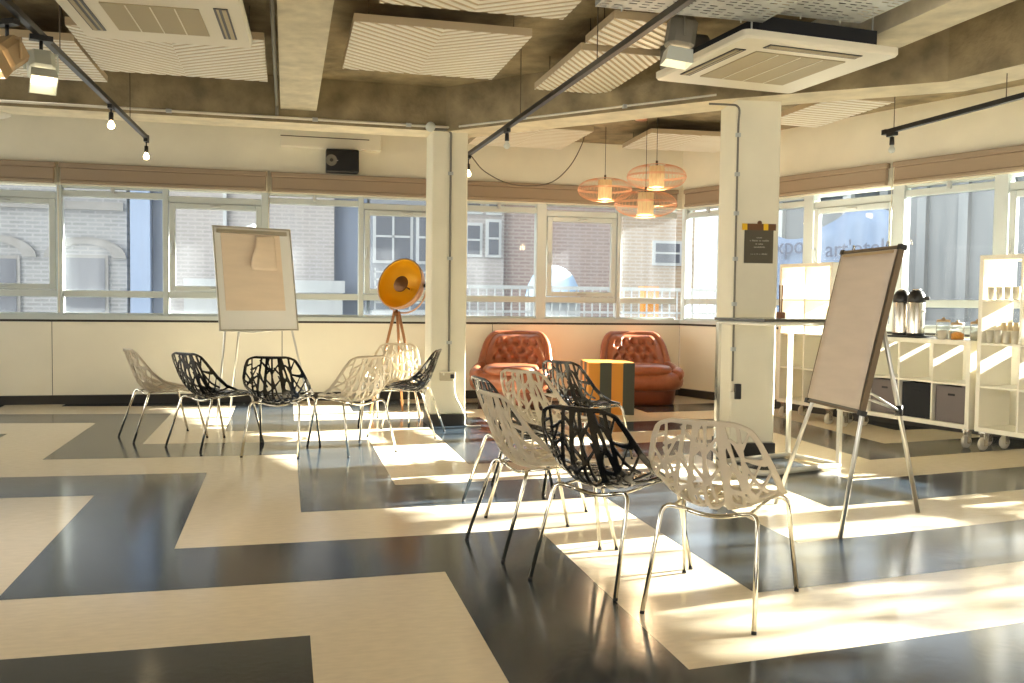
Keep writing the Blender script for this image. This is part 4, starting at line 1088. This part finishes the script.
# ------------------------------------------------------------------ outside
GZ = -1.2
m = MB(); m.bb(-40, 60, YW+.3, 60, GZ-.1, GZ); m.bb(8.0, 60, -30, YW+.3, GZ-.1, GZ); struct(m.build('street', M['ground']))
def building(label, y, x0, x1, z1, m_, depth=6, name='street_building', wins=(), wm='dark_window', extra=None):
    t = thing(name, label, 'building', ((x0+x1)/2, y, GZ)); cx = (x0+x1)/2
    mb = MB(); mb.bb(x0-cx, x1-cx, 0, depth, 0, z1-GZ); mb.build('facade', m_, t)
    for (a, b, c, d, *o) in wins:
        mb = MB(); mb.bb(a-cx-.07, b-cx+.07, -.06, .02, c-GZ-.07, d-GZ+.07); w_ = mb.build('window', M['white_ext'] if not o else o[0], t)
        mb = MB(); mb.bb(a-cx, b-cx, -.075, -.055, c-GZ, d-GZ); n_ = max(1, round((b-a)/.5)); pn_ = mb.build('pane', M[wm], w_)
        if not o:
            mb = MB(); 
            for k in range(1, n_): x = a+(b-a)*k/n_; mb.bb(x-cx-.025, x-cx+.025, -.09, -.06, c-GZ, d-GZ)
            mb.bb(a-cx, b-cx, -.09, -.06, (c+d)/2-GZ-.025, (c+d)/2-GZ+.025); mb.build('glazing_bar', M['white_ext'], w_)
    return t, cx
def arch(mb, x, z0, wd, hgt, th, y0, y1):
    n_ = 12
    for k in range(n_):
        a0, a1 = PI*k/n_, PI*(k+1)/n_
        q = []
        for a in (a0, a1):
            for r in (wd/2, wd/2+th): q.append((x+math.cos(a)*r, z0+math.sin(a)*r*hgt))
        v = [(q[i][0], y, q[i][1]) for y in (y0, y1) for i in (0, 1, 3, 2)]
        mb.add(v, [(0, 1, 2, 3), (4, 7, 6, 5), (0, 4, 5, 1), (1, 5, 6, 2), (2, 6, 7, 3), (3, 7, 4, 0)])
t, cx = building('grey stone building with arched doorways beyond the left windows', 22, -16, -3.5, 11, M['stone'], 8, wins=[(-4.75, -3.95, .4, 2.05, M['stone_arch']), (-6.6, -5.75, .4, 2.0, M['stone_arch']), (-8.8, -8.0, .4, 2.0, M['stone_arch'])])
mb = MB()
for x in (-4.35, -6.2, -8.4): arch(mb, x-cx, 2.05-GZ, 1.15, .55, .28, -.10, .02)
mb.bb(-8, 6.2, -.12, .02, 3.12-GZ, 3.3-GZ); mb.build('stone_arch', M['stone_arch'], t)
building('pale blue clad tower beside the stone building', 21.8, -3.40, -2.98, 12, M['blue_panel'], 6)
building('narrow slate blue wall strip right of the pale blue tower', 22.1, -2.96, -2.63, 12, M['slate_panel'], 6)
t, cx = building('pale cream brick building behind the white board', 22, -2.60, 1.10, 10, M['cream_brick'], 8)
mb = MB(); mb.bb(-2.2-cx, 1.3-cx, -.9, .0, 1.35-GZ, 1.62-GZ); mb.bb(-2.2-cx, 1.25-cx, -.85, 0, 0, 1.35-GZ); mb.build('porch', M['white_ext'], t)
mb = MB(); mb.bb(-1.42-cx, -1.34-cx, -.12, 0, 0, 10-GZ); mb.build('downpipe', M['white_ext'], t)
building('slate blue wall between the cream building and the glass one', 22.3, 1.12, 1.9, 10, M['slate_panel'], 8)
t = thing('lamp_post', 'slim street lamp post outside the window by the white board', 'lamp post', (-.55, 16, GZ))
mb = MB(); mb.tube([(0, 0, 0), (0, 0, 3.55)], .04, 8); mb.build('post', M['grey_ext'], t); mb = MB(); mb.lathe([(0, 3.5), (.2, 3.52), (.2, 3.58), (0, 3.66)], n=16); mb.build('lamp_head', M['white_ext'], t)
t, cx = building('pale glass block with railings behind the tripod lamp', 22, 1.95, 4.15, 9, M['grey_ext'], 6, wins=[(2.08, 2.9, 2.15, 3.3), (3.12, 3.85, 2.15, 3.3), (2.1, 3.9, -.3, .9)])
mb = MB()
for k in range(5): mb.bb(2.0-cx, 4.1-cx, -.55, -.52, 1.12+.18*k-GZ, 1.16+.18*k-GZ)
for k in range(6): x = 2.02+.41*k; mb.bb(x-cx-.02, x-cx+.02, -.55, -.52, .95-GZ, 1.95-GZ)
mb.bb(1.95-cx, 4.15-cx, -.6, 0, .85-GZ, .95-GZ); mb.build('balcony_railing', M['white_ext'], t)
building('pale brick house with white windows beyond the corner windows', 22, 4.2, 5.25, 9, M['cream_brick'], 6, wins=[(4.32, 4.62, 2.35, 3.05), (4.85, 5.1, 2.35, 3.15), (4.32, 4.62, 3.4, 3.95), (4.85, 5.1, 3.4, 3.95)])
t, cx = building('reddish brick building seen through the middle windows', 22.2, 5.28, 8.35, 10, M['red_brick'], 6)
mb = MB(); mb.bb(5.6-cx, 8.2-cx, -.08, .02, 3.7-GZ, 3.82-GZ); mb.build('string_course', M['stone_arch'], t)
building('tan brick building with a white window in the room corner view', 22, 8.4, 10.4, 9, M['tan_brick'], 6, wins=[(9.28, 9.95, 2.25, 2.75)])
t = thing('awning', 'pale blue rounded awning outside the middle window', 'awning', (5.2, 17.5, GZ))
mb = MB(); mb.lathe([(.56, 2.42), (.55, 2.5), (.50, 2.72), (.40, 2.92), (.24, 3.06), (.08, 3.12), (0, 3.125)], n=28); solid(mb.build('cover', M['sky_blue'], t), .015)
mb = MB(); mb.bb(-.52, .52, -.2, .2, 0, 2.42); mb.build('kiosk', M['white_ext'], t)
# street railing with planters
t = thing('street_railing', 'pale street railing outside the corner windows', 'railing', (5.6, 15.5, GZ)); mb = MB()
for k in range(34): x = -2.5+.15*k; mb.bb(x-.012, x+.012, -.012, .012, 0, 2.62)
mb.build('baluster', M['white_ext'], t); mb = MB(); mb.bb(-2.55, 2.6, -.02, .02, 2.62, 2.68); mb.bb(-2.55, 2.6, -.02, .02, 2.2, 2.24); mb.build('top_rail', M['white_ext'], t)
# unseen tree, added outside the right-hand windows to break up the low sun
t = thing('sun_filter_tree', 'added leafy tree outside the right windows, out of view, that breaks up the low sun', 'tree', w2(9.09, 4.78, GZ))
mb = MB(); mb.tube([(0, 0, 0), (.05, .02, 2.2), (0, .1, 4.6)], [.16, .12, .05], 10)
for k in range(46):
    a = rnd.uniform(0, 2*PI); z0 = rnd.uniform(1.8, 3.8); L_ = rnd.uniform(1.0, 2.6); up_ = rnd.uniform(.5, 1.3)
    mb.tube([(0, .05, z0), (L_*.5*math.cos(a), L_*.5*math.sin(a), z0+up_*.7), (L_*math.cos(a), L_*math.sin(a), z0+up_*1.6)], [.045, .03, .012], 6)
mb.build('trunk', M['wood'], t)
mb = MB()
for k in range(3800):
    a = rnd.uniform(0, 2*PI); r_ = 2.7*rnd.random()**.6; zz = rnd.uniform(2.2, 6.2); q = Euler((rnd.uniform(0, 6), rnd.uniform(0, 6), rnd.uniform(0, 6))).to_matrix()
    mb.add([Vector((r_*math.cos(a), r_*math.sin(a), zz))+q @ Vector(v)*.10 for v in ((-1, 0, 0), (0, -.5, .1), (1, 0, 0), (0, .5, .1))], [(0, 1, 2, 3)])
tag(mb.build('crown', M['leaf'], t), None, None, None, 'stuff')
tag(MB().bb(7.28, 7.62, 17.8, 18.1, GZ, 1.55).build('sign_box', M['orange']), 'small orange box on the street outside the corner window', 'box')
# beyond the angled wall: a draped hoarding with lettering, white columns and grey blocks
def o2(s, off, z): return w2(s, off, z)
t = thing('hoarding_banner', 'pale blue draped banner with grey lettering outside the right windows', 'banner', o2(-1.6, 6, GZ), A2)
def ban(i, j): 
    x = -3.2+4.0*i; top = 3.9+.22*math.sin(i*9+.6)+.22*(i-.5); return (x, .06*math.sin(i*40)*(1-j*.4)+.05*math.sin(j*9+i*7), top*j)
mb = MB(); mb.sheet(ban, 90, 12); solid(mb.build('banner_cloth', M['banner'], t), .01)
text("art'otel", .42, (.02, -.16, 3.42), (PI/2, 0, 0), M['banner_text'], 'lettering', t, .004)
text('xpo', .46, (-1.42, -.16, 3.52), (PI/2, 0, 0), M['banner_text'], 'lettering', t, .004)
mb = MB()
for x in (-3.2, -1.1, .8): mb.tube([(x, .12, 0), (x, .12, 4.0)], .035, 8)
mb.build('scaffold_pole', M['galv'], t)
def block2(label, s0, s1, off, dep, z1, m_, wins=(), trim='side_stone'):
    c = o2((s0+s1)/2, off, GZ); t = thing('street_building', label, 'building', c, A2); L = s1-s0
    mb = MB(); mb.bb(-L/2, L/2, 0, dep, 0, z1-GZ); mb.build('facade', m_, t)
    mb = MB()
    for k in range(int(L/.9)+1): x = -L/2+.9*k; mb.bb(x-.10, x+.10, -.12, .02, 0, z1-GZ)
    mb.build('pilaster', M[trim], t)
    mb = MB(); mb.bb(-L/2, L/2, -.15, .02, z1-GZ-.35, z1-GZ); mb.bb(-L/2, L/2, -.12, .02, 1.9, 2.1); mb.build('cornice', M[trim], t)
block2('white columned building front outside the corner of the right wall', -7.2, -3.6, 8.5, 4, 3.9, M['side_grey'], (), 'side_pale')
block2('grey building beyond the banner outside the right wall', -3.4, 3.4, 9.5, 4, 4.3, M['side_grey'])
block2('pale blue grey building outside the far right window', 3.6, 6.2, 8.2, 4, 3.4, M['side_grey'])
